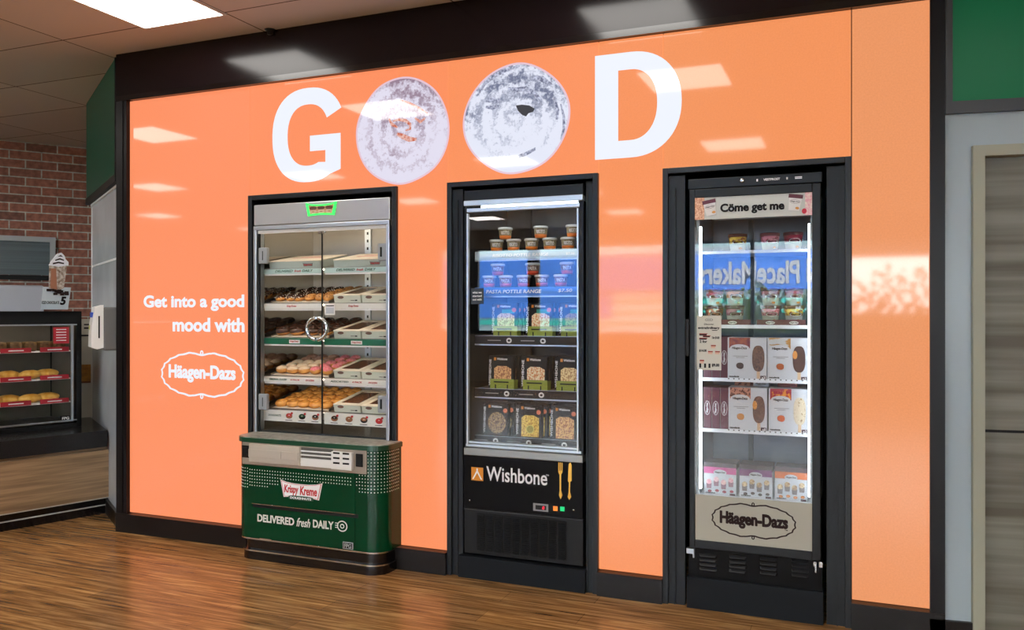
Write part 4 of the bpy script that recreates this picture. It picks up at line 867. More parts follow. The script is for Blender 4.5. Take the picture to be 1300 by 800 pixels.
mb = MB().box(fx0 + .01, fx1 - .01, fy - .01, .03, Z(665, 571), Z(665, 568)).box(fx0 + .01, fx1 - .01, fy - .005, .03, Z(665, 566.5), Z(665, 564.5)); mb.build('air_curtain_rail', MATS['pale_alu'], wf)
d0, d1 = X(593.5), X(736)
mb = MB().box(fx0, d0, fy - .006, .06, zb1_, Z(665, 259)).box(d1, fx1, fy - .006, .06, zb1_, Z(665, 259)); mb.build('side_post', black, wf)
mb = MB().box(d0, d0 + .009, fy - .012, .01, zb1_ + .01, Z(665, 268)).box(d1 - .012, d1 - .004, fy - .012, .01, zb1_ + .01, Z(665, 268)); mb.build('glass_edge', mat('bright_alu', (216, 222, 224), .3, .6), wf)
mb = MB().box(d0 + .009, d1 - .012, fy - .004, fy + .004, zb1_, Z(665, 262)); mb.build('glass_door', doorg2, wf)
Dw = .58; inn = mat('fridge_lining', (30, 33, 33), .35, .4); lin0, lin1 = fx0 + .012, fx1 - .012; zfl = .68
mb = MB().box(lin0, lin1, Dw, Dw + .02, zfl, 2.12).box(lin0 - .012, lin0, .06, Dw, zfl, 2.12).box(lin1, lin1 + .012, .06, Dw, zfl, 2.12).box(lin0, lin1, .06, Dw, 2.10, 2.12).box(lin0, lin1, .03, Dw, zfl - .02, zfl); mb.build('lining', inn, wf)
mb = MB()
for r_ in range(3):
    for q in range(9): mb.box(-1.9 + q * .05, -1.87 + q * .05, Dw - .004, Dw + .001, 1.90 + r_ * .03, 1.905 + r_ * .03)
mb.box(X(668, Dw - .01), X(675, Dw - .01), Dw - .02, Dw, zfl, 2.1); mb.build('back_vents', satin, wf)
coolt = mat('cool_tube', (240, 250, 255), .5, emit=(236, 246, 255), es=9)
mb = MB().box(d0 + .06, d1 - .03, .05, .066, Z(665, 263.5, .05), Z(665, 259.5, .05)); mb.build('light_tube', coolt, wf)
coolt2 = mat('cool_strip', (240, 250, 255), .5, emit=(230, 240, 250), es=4)
SW = .085
def wx(px): return X(px, SW)
def wz(px, py): return Z(px, py, SW)
WZ = [wz(665, 317.5), wz(665, 364), wz(665, 427), wz(665, 495), wz(665, 556)]
dstrip = mat('dark_strip', (26, 28, 30), .4); bstrip = mat('pale_blue_strip', (190, 214, 226), .4); blues = mat('blue_strip', (64, 120, 200), .4)
for k, z in enumerate(WZ):
    sx0, sx1 = lin0 + .012, lin1 - .005
    mb = MB().box(sx0, sx1, SW, Dw, z - .008, z); sh = mb.build('shelf', mat('shelf_grey', (50, 53, 55), .4, .5), wf)
    hh = [.05, .05, .045, .045, .045][k]; Mf = front(0, SW - .004, z - hh)
    mb = MB().rect(sx0, sx1, 0, hh - .003, Mf, 0, .004); mats = [[bstrip, blues, dstrip, dstrip, dstrip][k], whiteink, mat('small_grey_print', (150, 150, 150), .5), alu, mat('round_sticker', (220, 224, 220), .5), ink]
    mb.rect(sx0, sx1, -.008, -.001, Mf, 3, .006)
    if k == 0: mb.text('RISOTTO POTTLE RANGE', wx(626), wx(697), .014, .032, Mf, 1, .01, .15, w=.004); mb.text('$7.50', wx(719), wx(730), .016, .030, Mf, 1, .01, .15, w=.004)
    elif k == 1: mb.text('PASTA POTTLE RANGE', wx(618), wx(688), .014, .034, Mf, 1, .015, .15, w=.004); mb.text('$7.50', wx(709), wx(727), .016, .036, Mf, 1, .015, .15, w=.004)
    else:
        for q, pxx in enumerate([(647, 690), (644, 688), (630, 672, 717)][k - 2]):
            c_ = (wx(pxx), hh * .5 - .002); mb.loops([circ(*c_, .016, .015, 20)], Mf, 4, .002, .004); mb.loops([circ(*c_, .008, .006, 12)], Mf, 5, .0005, .006)
            mb.rect(c_[0] - .13, c_[0] - .05, .018, .023, Mf, 2, .001, .004)
        mb.rect(sx0 + .0, sx1, hh + .0, hh + .002, Mf, 3, .003)
    mb.build('label_strip', mats, sh)
    MB().box(sx0 + .02, sx1 - .02, SW + .006, SW + .014, z - .016, z - .0085).build('light_strip', coolt2, sh)
# lower panels
pz0, pz1 = Z(665, 650.5), zb0_
mb = MB().box(fx0, fx1, -.016, .05, pz0, pz1, 0, .002); lp_ = mb.build('lower_panel', mat('gloss_black_panel', (7, 5, 6), .4, spec=.1), wf)
mb = MB().box(fx0, fx1, -.017, .0, Z(590, 644) - .006, Z(590, 644) - .003); mb.build('panel_seam', mat('seam', (60, 60, 60), .5), wf)
Mq = front(0, -.0162, 0); q0, q1 = X(600), X(615); za, zb_ = Z(607, 609.5), Z(607, 592.8)
mb = MB(); mb.rect(q0, q1, za, zb_, Mq, 0, .001); w_ = q1 - q0; h_ = zb_ - za
mb.prism([(q0 + w_ * .08, za + h_ * .1), (q0 + w_ * .2, za + h_ * .1), (q0 + w_ * .5, za + h_ * .6), (q0 + w_ * .8, za + h_ * .1), (q0 + w_ * .92, za + h_ * .1), (q0 + w_ * .56, za + h_ * .74), (q0 + w_ * .56, za + h_ * .92), (q0 + w_ * .44, za + h_ * .92), (q0 + w_ * .44, za + h_ * .74)], .001, .002, 1, Mq)
mb.text('Wishbone', X(619), X(696), Z(655, 612.5), Z(655, 594), Mq, 1, .012, w=.0); mb.text('TM', X(694.5), X(698), Z(697, 604), Z(697, 602), Mq, 1, .0, w=.0); mb.build('logo', [mat('orange_logo', (216, 136, 30), .4), whiteink], lp_)
def pp(l): return [(X(a), Z(a, b)) for a, b in l]
mb = MB(); mb.prism(pp([(711, 628), (713, 633), (715.5, 628), (713.6, 622), (713.6, 602), (715.4, 599), (715.4, 587), (714.2, 587), (714.2, 597), (713.2, 597), (713.2, 586.5), (712.2, 586.5), (712.2, 597), (711.3, 597), (711.3, 586.5), (710.2, 586.5), (710.2, 599), (711.8, 602), (711.8, 622)]), 0, .0015, 0, Mq); mb.build('fork_print', gold, lp_)
mb = MB(); mb.prism(pp([(722, 630), (724, 634), (726.5, 630), (725, 624), (725.2, 611), (727, 610), (727, 590), (725.5, 586.5), (723.3, 588.5), (722.3, 610), (723.6, 612), (723.2, 624)]), 0, .0015, 0, Mq); mb.build('knife_print', gold, lp_)
mb = MB(); mb.rect(X(678.5), X(697.5), Z(688, 648.2), Z(688, 638.8), Mq, 0, .003); mb.rect(X(681.5), X(695), Z(688, 646.3), Z(688, 640.8), Mq, 1, .001, .003); mb.text('8', X(690), X(693), Z(688, 645.6), Z(688, 641.6), Mq, 2, .02, .1, w=.004)
mb.build('thermostat', [mat('bezel_grey', (150, 150, 150), .4), satin, mat('red_digit', (220, 40, 60), .4, emit=(240, 40, 60), es=1.2)], lp_)
mb = MB(); mb.rect(X(704), X(709.2), Z(706, 647.5), Z(706, 642), Mq, 0, .005); mb.build('rocker_switch', mat('amber_switch', (236, 130, 50), .4, emit=(240, 130, 50), es=.7), lp_)
mb = MB(); mb.rect(X(712.8), X(718), Z(715, 648), Z(715, 642.5), Mq, 0, .005); mb.build('rocker_switch', mat('green_switch', (20, 180, 110), .4, emit=(20, 190, 110), es=.7), lp_)
for a, b in ((597.7, 634.8), (729.5, 647)): mb = MB(); mb.lathe([(0, 0), (.006, 0), (.005, .003), (0, .004)], 12, 0, Mq @ Matrix.Translation((X(a), Z(a, b), 0))); mb.build('screw', chrome, lp_)
gz0 = Z(665, 716)
mb = MB().box(fx0, fx1, -.010, .05, .135, pz0 - .002, 0, .002); gp = mb.build('grille_panel', satin, wf)
mb = MB(); gx0, gx1 = X(606), X(720); gt, gb = Z(665, 656), Z(665, 704); nr, nc = 18, 10
mb.rect(gx0, gx1, gb, gt, front(0, -.0102, 0), 1, .0005)
for r_ in range(nr):
    for c in range(nc):
        a = gx0 + (gx1 - gx0) * (c + .12) / nc; b = gx0 + (gx1 - gx0) * (c + .88) / nc; z = gb + (gt - gb) * (r_ + .5) / nr
        mb.add([(a, -.0105, z), (b, -.0105, z), (b, -.018, z - .006), (a, -.018, z - .006), (a, -.0105, z - .003), (b, -.0105, z - .003)], [[0, 1, 2, 3], [3, 2, 5, 4], [0, 3, 4], [1, 5, 2]], 0)
mb.build('louvres', [mat('louvre_grey', (24, 26, 28), .35), mat('grille_dark', (6, 6, 7), .6)], gp)
mb = MB().box(X(584.5), X(745), -.03, .05, 0, .12, 0, .002); mb.build('plinth', mat('graphite_plinth', (25, 28, 32), .5, spec=.12), wf)
mb = MB(); mb.rect(X(598, -.006), X(614, -.006), Z(607, 386, -.006), Z(607, 366, -.006), front(0, -.0045, 0), 0, .001)
for q, t in enumerate(('what we', 'started', 'out with')): mb.text(t, X(600.5), X(612), Z(607, 372.6 + q * 4.5), Z(607, 370 + q * 4.5), front(0, -.0055, 0), 1, .01)
mb.build('sticker', [mat('sticker_dark', (34, 44, 54), .5), whiteink], wf)
# risotto and pasta pots
clearp = mat('pot_lid_plastic', (214, 218, 212), .25, coat=.4)
def pot_proto(name, body, food, word):
    o = MB().lathe([(.030, 0), (.034, .02), (.0375, .052)], 24, 0, None, True).build(name, body)
    MB().lathe([(.0302, .0005), (.0348, .02)], 24, 0, None, True).build('sauce_band', food, o)
    MB().lathe([(.040, .052), (.042, .054), (.042, .062), (.039, .066), (.0, .066)], 24, 0, None, True).build('lid', clearp, o)
    v, f = text_geo(word, .02); us = [a[0] for a in v]; vz = [a[1] for a in v]; mb = MB()
    for side in (0,):
        vv = []
        for a in v:
            t = ((a[0] - min(us)) / (max(us) - min(us)) - .5) * 1.25 + .35; zz = .026 + (a[1] - min(vz)) / (max(vz) - min(vz)) * .018; rr = .0355 + (zz - .02) * .1 + (.0012 if a[2] > 0 else .0004)
            vv.append((rr * math.sin(t), -rr * math.cos(t), zz))
        mb.add(vv, f)
    mb.build('lettering', whiteink, o); return o
pr_o = pot_proto('risotto_pot', mat('risotto_pot_body', (178, 170, 136), .4, noise=(118, 108, 80), scale=90), mat('orange_sauce', (232, 122, 34), .3), 'RISOTTO')
pr_p = pot_proto('pasta_pot', mat('pasta_pot_body', (158, 130, 110), .4, noise=(104, 74, 60), scale=90), mat('red_sauce', (196, 70, 40), .3), 'PASTA')
py_ = SW + .055; py2 = SW + .16; py3 = SW + .26
def pots(proto, z, xs_bot, xs_top, kind, shelf, grp):
    used = False
    rows = [('bottom row', xs_bot, z), ('upper row', xs_top, z + .0665)]
    for yy, dn in ((py_, ''),):
        for nm, xs_, zz in rows:
            for i, px in enumerate(xs_):
                lab = f'{kind} pot on {shelf}, {dn}{nm}, {ORD[i]} from left'; pos = (X(px, py_) , yy, zz)
                if yy > py_ and nm == 'upper row': continue
                if not used: proto.location = pos; tag(proto, lab, 'food pot', grp); used = True
                else: dup(proto, pos, (0, 0, 0), lab)
pots(pr_o, WZ[0], (630.5, 652, 675, 698, 721), (641.5, 686.5, 727.5), 'risotto', 'the top fridge shelf', 'risotto pots on the top fridge shelf')
pots(pr_p, WZ[1], (621, 642, 665, 688, 712), (632, 676, 720), 'pasta', 'the second fridge shelf', 'pasta pots on the second fridge shelf')
# ready meals, each in its black sleeve; middle two shelves stand in green trays
foods = [((150, 84, 44), (226, 176, 110)), ((206, 122, 52), (238, 224, 180)), ((182, 132, 74), (244, 222, 160)), ((88, 58, 40), (178, 148, 96)), ((196, 150, 40), (250, 224, 110)), ((176, 104, 52), (240, 196, 120))]
fm = [mat(f'meal_photo_{i}', a, .35, noise=b, scale=95, detail=5, ramp=(.42, .56)) for i, (a, b) in enumerate(foods)]
sleeve = mat('meal_sleeve', (9, 9, 10), .4); tealp = mat('teal_print', (30, 150, 120), .4); grt = mat('lime_tray', (140, 156, 44), .4); peach = mat('peach_sticker', (226, 120, 80), .5); yel = mat('lemon', (224, 214, 110), .5)
MW, MH = .152, .182
def meal(i, w=MW, h=MH, kind=0):
    t = thing('ready_meal', (0, 0, 0), 'x', 'ready meal', rot=(0, 0, 0)); d = .032
    MB().box(-w / 2, w / 2, 0, d, 0, h, 0, .003).build('sleeve', sleeve, t)
    Mf = front(0, -.0003, 0); mb = MB(); mb.loops([circ(.008, h * .40, w * .36, h * .33, 28)] if kind == 1 else [[(-w * .28, .006), (w * .40, .006), (w * .40, h * .60), (w * .2, h * .68), (-w * .16, h * .68), (-w * .28, h * .6)]], Mf, 0, .0008); mb.build('food_photo', fm[i], t)
    if i == 4: mb = MB(); mb.loops([circ(.01, h * .26, .024, .024, 24)], Mf, 0, .0005, .001); mb.loops([circ(.01, h * .26, .019, .019, 20)], Mf, 1, .0005, .0016); mb.build('lemon_slice', [yel, mat('lemon_flesh', (170, 160, 70), .5)], t)
    mb = MB(); mb.text('Wishbone', -w * .18, w * .24, h * .86, h * .93, Mf, 0, .02); mb.rect(-w * .30, -w * .21, h * .85, h * .94, Mf, 1, .0008)
    mb.text('WISHBONE', 0, h * .8, 0, w * .09, Mf @ Matrix.Translation((-w * .40, h * .08, 0)) @ Matrix.Rotation(R(90), 4, 'Z'), 0, .01)
    if kind == 2: mb.rect(-w * .1, w * .4, h * .68, h * .8, Mf, 2, .0008)
    if kind != 0: mb.loops([circ(w * .38, h * .78, w * .085, w * .085, 16)], Mf, 3, .001, .0005)
    mb.build('lettering', [whiteink, MATS['orange_logo'], tealp, peach], t); return t
def crate():
    o = MB().box(-.072, .072, -.004, 0, 0, .055).box(-.072, .072, .10, .104, 0, .05).box(-.072, -.069, 0, .10, 0, .05).box(.069, .072, 0, .10, 0, .05).box(-.07, .07, 0, .1, 0, .003).build('display_tray', grt)
    MB().box(-.042, -.036, -.0055, -.004, 0, .024).box(.03, .036, -.0055, -.004, 0, .024).box(-.05, .04, -.0048, -.004, .035, .042).build('slot', satin, o); return o
ct = crate(); cfirst = True; kinds = [0, 2, 2]
names = [['creamy', 'golden pasta', 'dark noodle'], ['roast', 'chicken and carrot', 'pasta'], ['beef pie', 'yellow rice and lemon', 'baked']]
rowsd = [(2, (642, 686, 729)), (3, (638, 680, 723)), (4, (631, 673, 717))]
shn = ['third shelf', 'fourth shelf', 'bottom shelf']; ln = ['left', 'middle', 'right']
for k, pxs in rowsd:
    for i, px in enumerate(pxs):
        idx = {2: (2, 1, 3), 3: (0, 1, 2), 4: (3, 4, 5)}[k][i]; kind = {2: 2, 3: 0, 4: 1}[k]
        if k == 4 and i > 0: kind = 3
        x = X(px - 1.5, SW + .02); base = WZ[k] + (.003 if k < 4 else 0)
        for b in range(3):
            t = meal(idx, kind=kind) if b == 0 else dup(t0_, (0, 0, 0))
            if b == 0: t0_ = t
            t.location = (x + .018 * b * (1 if k == 4 else .6), SW + .012 + .044 * b + (.001 if k < 4 else 0), base + (.0 if b == 0 else 0)); t.rotation_euler = (R(-3), 0, 0)
            t['group'] = f'ready meals on the {shn[k - 2]} of the fridge'
            t['label'] = f'black-sleeved ready meal, {ln[i]} stack on the fridge {shn[k - 2]}, {["front", "second", "hindmost"][b]} of the stack' if b else f'{names[k - 2][i]} ready meal, front of the {ln[i]} stack on the fridge {shn[k - 2]}'
        if k < 4:
            pos = (X(px - .5, SW + .005), SW + .006, WZ[k]); lab = f'lime green display tray under the {ln[i]} meals on the fridge {shn[k - 2]}'
            if cfirst: ct.location = pos; tag(ct, lab, 'tray', 'lime green display trays'); cfirst = False
            else: dup(ct, pos, None, lab)
# ------------------------------------------------------------------ ice cream freezer
hx0, hx1 = X(874.5), X(1044)
surround('h', HX0, HX1, 'black surround framing the ice cream freezer', hx0 - .015, hx1 + .015)
hf = thing('ice_cream_freezer', ((hx0 + hx1) / 2, .2, 0), 'tall black ice cream freezer with Cöme get me banner, rightmost cabinet', 'freezer')
def hX(px, y=-.03): return X(px, y)
def hZ(px, py, y=-.03): return Z(px, py, y)
FY = -.03
a_, b_ = hX(875), hX(1042)
ct_, cb_ = hZ(958, 222.5), hZ(958, 235.5)
mb = MB().box(hx0, hx1, -.02, .06, cb_, ct_, 0, .003); hd = mb.build('canopy', mat('canopy_grey', (30, 35, 40), .35), hf); Mh = front(0, -.0202, 0)
mb = MB(); mb.text('VESTFROST', hX(969), hX(990), hZ(980, 228.6), hZ(980, 225.8), Mh, 0, .03); mb.rect(hX(1009), hX(1018), hZ(1013, 226.5), hZ(1013, 225.5), Mh, 0, .0006); mb.rect(hX(1009), hX(1018), hZ(1013, 224.8), hZ(1013, 223.8), Mh, 0, .0006); mb.rect(hX(960), hX(962), hZ(961, 230), hZ(961, 227), Mh, 0, .0006); mb.rect(hX(998), hX(1000), hZ(999, 227.5), hZ(999, 224.5), Mh, 0, .0006)
mb.build('lettering', whiteink, hd); mb = MB(); mb.lathe([(0, 0), (.011, 0), (.011, .008), (.006, .01), (0, .01)], 16, 0, Mh @ Matrix.Translation((hX(942), hZ(942, 229), 0))); mb.build('lock', chrome, hd)
# door frame
zt, zb = hZ(958, 236.5), hZ(958, 704)
gx0, gx1 = hX(882), hX(1031); gt, gb = hZ(958, 247.5), hZ(958, 693)
mb = MB().box(a_, gx0, FY, .02, zb, zt, 0, .003).box(gx1, b_, FY, .02, zb, zt, 0, .003).box(gx0, gx1, FY, .02, gt, zt, 0, .003).box(gx0, gx1, FY, .02, zb, gb, 0, .003); dr = mb.build('door', mat('door_black', (11, 13, 15), .38, spec=.3), hf)
gm = hZ(958, 634)
mb = MB().box(gx0, gx1, FY + .006, FY + .014, gm, gt); mb.build('glass', doorg3, dr)
Md = front(0, FY + .004, 0)
# lower printed panel
mb = MB(); mb.rect(gx0 + .002, gx1 + .0, gb, gm, Md, 0, .004, -.004); lpn = mb.build('printed_panel', mat('warm_grey_panel', (176, 174, 160), .35), dr)
mb = MB(); bx, bz = (hX(902.5) + hX(1011.5)) / 2, hZ(957, 662); bh = hZ(957, 640) - hZ(957, 685.5); badge(mb, bx, bz, hX(1011.5) - hX(902.5), bh, Md, 0, .007, .001, .0005)
mb.text('Häagen-Dazs', hX(914), hX(1000), hZ(957, 672.5), hZ(957, 652.5), Md, 0, .055, w=.0005); mb.text('TM', hX(996), hX(1000), hZ(998, 674.5), hZ(998, 673), Md, 0, .02, w=.0005); mb.build('logo', mat('dark_brown_ink', (36, 16, 16), .5), lpn)
# banner
zb1 = hZ(958, 276); mb = MB(); mb.rect(gx0, gx1, zb1, gt, Md, 0, .002, -.003); bn = mb.build('banner', mat('banner_grey', (196, 198, 190), .35), dr)
mb = MB(); mb.text('Cöme get me', hX(914.5), hX(995.5), hZ(955, 270.5), hZ(955, 257), Md, 0, .045); mb.build('lettering', ink, bn)
nutm = mat('nut_print', (188, 120, 90), .5, noise=(236, 196, 160), scale=120); pinkp = mat('pink_print', (226, 150, 170), .5, noise=(240, 226, 210), scale=70)
mb = MB(); mb.rect(gx0, hX(894), zb1, gt, Md, 0, .001); mb.build('nut_print', nutm, bn); mb = MB(); mb.rect(hX(1022), gx1, zb1, gt, Md, 0, .001); mb.loops([circ(hX(1021), hZ(1019, 268), .011, .013, 14)], Md, 1, .0008, .0012); mb.build('berry_print', [pinkp, mat('berry_red', (200, 36, 60), .5)], bn)
tubm = [mat('tub_white', (222, 220, 214), .4), mat('tub_maroon', (92, 24, 40), .4), MATS['dark_brown_ink'], mat('nut_dot', (206, 140, 60), .5)]
for (cxp, czp, rt) in ((901.5, 264.5, 10), (1009, 258, -8)):
    mb = MB(); Mt = Md @ Matrix.Translation((hX(cxp), hZ(cxp, czp), 0)) @ Matrix.Rotation(R(rt), 4, 'Z')
    mb.prism([(-.024, -.035), (.024, -.035), (.03, .036), (-.03, .036)], .0012, .003, 0, Mt); mb.prism([(-.0325, .024), (.0325, .024), (.0325, .042), (-.0325, .042)], .003, .004, 1, Mt); mb.loops([circ(0, .008, .024, .009, 20)], Mt, 1, .001, .003); mb.loops([circ(0, .008, .0225, .0078, 20)], Mt, 0, .001, .0036)
    mb.text('Häagen-Dazs', -.019, .019, .004, .011, Mt, 2, .03, w=.0046); mb.loops([circ(.014, -.022, .009, .006, 10)], Mt, 3, .001, .003); mb.build('tub_picture', tubm, bn)
# price poster on the glass
mb = MB(); Mg = front(0, FY + .005, 0); px0, px1 = hX(884.5), hX(915.5); pz0, pz1 = hZ(900, 470), hZ(900, 401); mb.rect(px0, px1, pz0, pz1, Mg, 0, .001); pw, ph = px1 - px0, pz1 - pz0
def pr(u): return px0 + pw * u
def pz(v): return pz0 + ph * v
mb.text('Discover', pr(.3), pr(.7), pz(.83), pz(.86), Mg, 1, .02, w=.001); mb.text('extraördinary', pr(.05), pr(.93), pz(.745), pz(.80), Mg, 1, .05, w=.001); mb.rect(pr(.62), pr(.84), pz(.725), pz(.738), Mg, 1, .0005, .001)
mb.loops([circ(pr(.5), pz(.925), pw * .16, ph * .03, 20), circ(pr(.5), pz(.925), pw * .145, ph * .026, 20)], Mg, 1, .0005, .001); mb.rect(pr(.4), pr(.6), pz(.92), pz(.93), Mg, 1, .0005, .001)
mb.text('2 for $14.00', pr(.62), pr(.92), pz(.57), pz(.62), Mg, 1, .05, w=.001); mb.text('2 for', pr(.12), pr(.42), pz(.50), pz(.55), Mg, 1, .04, w=.001); mb.text('$14.00', pr(.1), pr(.4), pz(.33), pz(.38), Mg, 1, .05, w=.001); mb.text('$9.00', pr(.62), pr(.92), pz(.06), pz(.12), Mg, 1, .05, w=.001)
for a, b, w_, h_ in ((.1, .66, .34, .035), (.25, .625, .32, .03), (.1, .58, .34, .03), (.58, .44, .2, .05), (.46, .33, .2, .05), (.75, .33, .2, .05), (.12, .16, .18, .06)): mb.rect(pr(a), pr(a + w_), pz(b), pz(b + h_ * .45), Mg, 2, .0006, .001); mb.rect(pr(a), pr(a + w_ * .9), pz(b - h_ * .7), pz(b), Mg, 3 if h_ > .04 else 1, .0006, .001)
for a in (.1, .3, .48): mb.rect(pr(a), pr(a + .08), pz(.04), pz(.12), Mg, 1, .0006, .001)
mb.build('price_poster', [mat('poster_paper', (206, 204, 190), .5), ink, mat('rust_print', (150, 50, 34), .5), mat('pale_tub_print', (214, 176, 150), .5)], dr)
# handle, hinges, lower grille, plinth
mb = MB().box(hX(870, -.05), hX(874.6, -.05), -.05, -.02, hZ(872, 452), hZ(872, 405), 0, .003); mb.build('handle', satin, dr)
gz = zb - .004; mb = MB().box(hx0, hx1, -.012, .05, .15, gz, 0, .002); gp = mb.build('grille_panel', mat('panel_black', (10, 10, 11), .45, spec=.1), hf)
for q, pxc in enumerate((899.5, 937, 976, 1016)):
    mb = MB(); c0 = X(pxc - 11); c1 = X(pxc + 11); zt_ = Z(pxc, 701 + (pxc - 899) * .06)
    for r_ in range(4):
        z = zt_ - .006 - r_ * .0225; mb.add([(c0, -.012, z), (c1, -.012, z), (c1 - .006, -.024, z - .012), (c0 + .006, -.024, z - .012), (c0, -.012, z - .014), (c1, -.012, z - .014)], [[0, 1, 2, 3], [3, 2, 5, 4], [0, 3, 4], [1, 5, 2]])
    mb.build('louvres', mat('louvre_grey2', (28, 29, 31), .35), gp)
mb = MB().box(X(873), X(883), -.04, -.012, Z(878, 700.5), Z(878, 694), 0, .002).box(X(881), X(883), -.035, -.02, Z(882, 706), Z(882, 701)); mb.build('hinge', alu, hf)
mb = MB().box(X(1033), X(1037), -.035, -.012, Z(1035, 717), Z(1035, 711), 0, .001).box(X(1040), X(1045), -.035, -.012, Z(1042, 718), Z(1042, 711), 0, .001).box(X(1035), X(1037), -.03, -.018, Z(1036, 725), Z(1036, 717)); mb.build('latch', chrome, hf)
mb = MB().box(hx0 - .005, hx1 + .005, -.03, .05, 0, .155, 0, .002); mb.build('plinth', MATS['graphite_plinth'], hf)
# interior
Dh = .56; hin = mat('freezer_lining', (128, 142, 160), .35, noise=(112, 126, 146), scale=9); i0, i1 = X(884, .03), X(1036, .03); zf = hZ(958, 634) + .0
mb = MB().box(i0, i1, Dh, Dh + .02, zf - .05, 2.06).box(i0 - .012, i0, .021, Dh, zf - .05, 2.06).box(i1, i1 + .012, .021, Dh, zf - .05, 2.06).box(i0, i1, .021, Dh, 2.05, 2.07).box(i0, i1, .021, Dh, zf - .06, zf - .045); mb.build('lining', hin, hf)
mb = MB().box(i0 + .01, i1 - .01, .18, .45, 1.965, 2.03, 0, .02); mb.build('evaporator_cover', mat('pale_plastic2', (176, 190, 204), .4), hf)
hv = X(952, .5); mb = MB().box(hv - .012, hv + .012, Dh - .02, Dh, zf, 1.97); mb.build('shelf_post', mat('post_grey', (86, 100, 112), .4), hf)
tubl = mat('freezer_tube', (245, 250, 255), .5, emit=(240, 248, 255), es=10)
for a, b in ((888.3, 890.8), (1026, 1028.3)):
    mb = MB().box(X(a, .035), X(b, .035), .03, .04, hZ(958, 629), Z(a, 288 if a < 900 else 284, .035)); mb.build('light_tube', tubl, hf)
mb = MB().box(i0, X(888, .03), .022, .036, zf - .03, 1.98).box(X(1029, .03), i1, .022, .036, zf - .03, 1.98); mb.build('light_housing', mat('white_housing', (206, 222, 232), .3), hf)
SH = .10
def sx(px): return X(px, SH)
HZ_ = [Z(955, 318, SH), Z(955, 413.5, SH), Z(955, 481.5, SH), Z(955, 547, SH), Z(955, 632, SH)]
wire = mat('white_wire', (236, 244, 250), .3)
for k, z in enumerate(HZ_):
    mb = MB().box(i0 + .006, i1 - .006, SH - .015, Dh - .03, z - .005, z).box(i0 + .006, i1 - .006, SH - .02, SH - .015, z - .014, z + (.004 if k else .0)); sh = mb.build('shelf', wire, hf)
    mb = MB(); n_ = 16
    if k in (2, 3):
        for q in range(n_): xx = sx(926) + (sx(1026) - sx(926)) * q / (n_ - 1); mb.box(xx - .004, xx + .003, SH - .0215, SH - .0198, z - .001, z + .0035)
        mb.build('shelf_slots', satin, sh)
# tubs
def tub(name, c1, c2):
    o = MB().lathe([(.036, 0), (.0445, .072), (.0455, .074)], 28, 0).build(name, mat(name + '_body', (218, 216, 210), .4))
    mb = MB().lathe([(.0405 + .0004, .038), (.0449, .0725)], 28, 0); mb.build('pattern_band', mat(name + '_band', c1, .4, noise=c2, scale=60, ramp=(.4, .55)), o)
    MB().lathe([(.047, .072), (.048, .074), (.048, .086), (.045, .088), (.0, .087)], 28, 0).build('lid', mat(name + '_lid', tuple(v * .6 for v in c1), .35), o)
    def wrap(fn, zc):
        pass
    mb = MB()
    def curved(loop2d, mi, lift):
        v, f = loops_geo(loop2d); vv = []
        for a in v:
            t = a[0] / .042 + .3; r_ = .036 + a[1] * .118 + lift + (.0006 if a[2] > 0 else 0); vv.append((r_ * math.sin(t), -r_ * math.cos(t), a[1]))
        mb.add(vv, f, mi)
    curved([circ(0, .044, .031, .0125, 28)], 1, .0012); curved([circ(0, .044, .029, .011, 28)], 0, .002)
    v, f = text_geo('Häagen-Dazs', .03); us = [a[0] for a in v]; vz = [a[1] for a in v]; vv = []
    for a in v:
        u = ((a[0] - min(us)) / (max(us) - min(us)) - .5) * .046; zz = .039 + (a[1] - min(vz)) / (max(vz) - min(vz)) * .010; t = u / .042 + .3; r_ = .036 + zz * .118 + .003 + (.0005 if a[2] > 0 else 0); vv.append((r_ * math.sin(t), -r_ * math.cos(t), zz))
    mb.add(vv, f, 2); curved([circ(.012, .014, .010, .006, 10)], 3, .001); mb.build('logo', [tubm[0], tubm[1], tubm[2], tubm[3]], o); return o
ty = SH + .06
kinds_ = {'caramel': ((150, 60, 30), (236, 200, 80)), 'strawberry': ((160, 50, 80), (226, 150, 170)), 'maroon': ((120, 24, 50), (150, 40, 66)), 'macadamia': ((120, 60, 80), (160, 110, 120)), 'praline': ((96, 34, 46), (190, 120, 90))}
protos = {k: tub(k + '_tub', *v) for k, v in kinds_.items()}
plan = [('caramel', 0, 936.5, 0), ('strawberry', 0, 977.5, 0), ('maroon', 0, 1007, 0),
        ('praline', 1, 907, 0), ('macadamia', 1, 933, 0), ('strawberry', 1, 978, 0), ('caramel', 1, 1008, 0), ('maroon', 1, 907, 1), ('praline', 1, 933, 1), ('macadamia', 1, 978, 1), ('maroon', 1, 1008, 1)]
plc = {907: 'leftmost', 933: 'second from left', 978: 'second from right', 1008: 'rightmost'}
used = set()
for nm, k, px, lev in plan:
    pos = (X(px, ty), ty, HZ_[k] + (.012 if k else 0) + lev * .0885); rot = (0, 0, rnd.uniform(-.12, .12))
    lab = {936.5: 'ice cream tub with gold swirl band alone on the top freezer shelf, left', 977.5: 'pink-banded ice cream tub in the middle of the top freezer shelf', 1007: 'maroon ice cream tub at the right of the top freezer shelf'}[px] if k == 0 else f'ice cream tub in the {"upper" if lev else "lower"} row of the second freezer shelf, {plc[px]}'
    g_ = 'ice cream tubs on the second shelf' if k else 'ice cream tubs on the top shelf'
    if nm not in used: p = protos[nm]; p.location = pos; p.rotation_euler = rot; tag(p, lab, 'ice cream tub', g_); used.add(nm)
    else: dup(protos[nm], pos, rot, lab, g_)
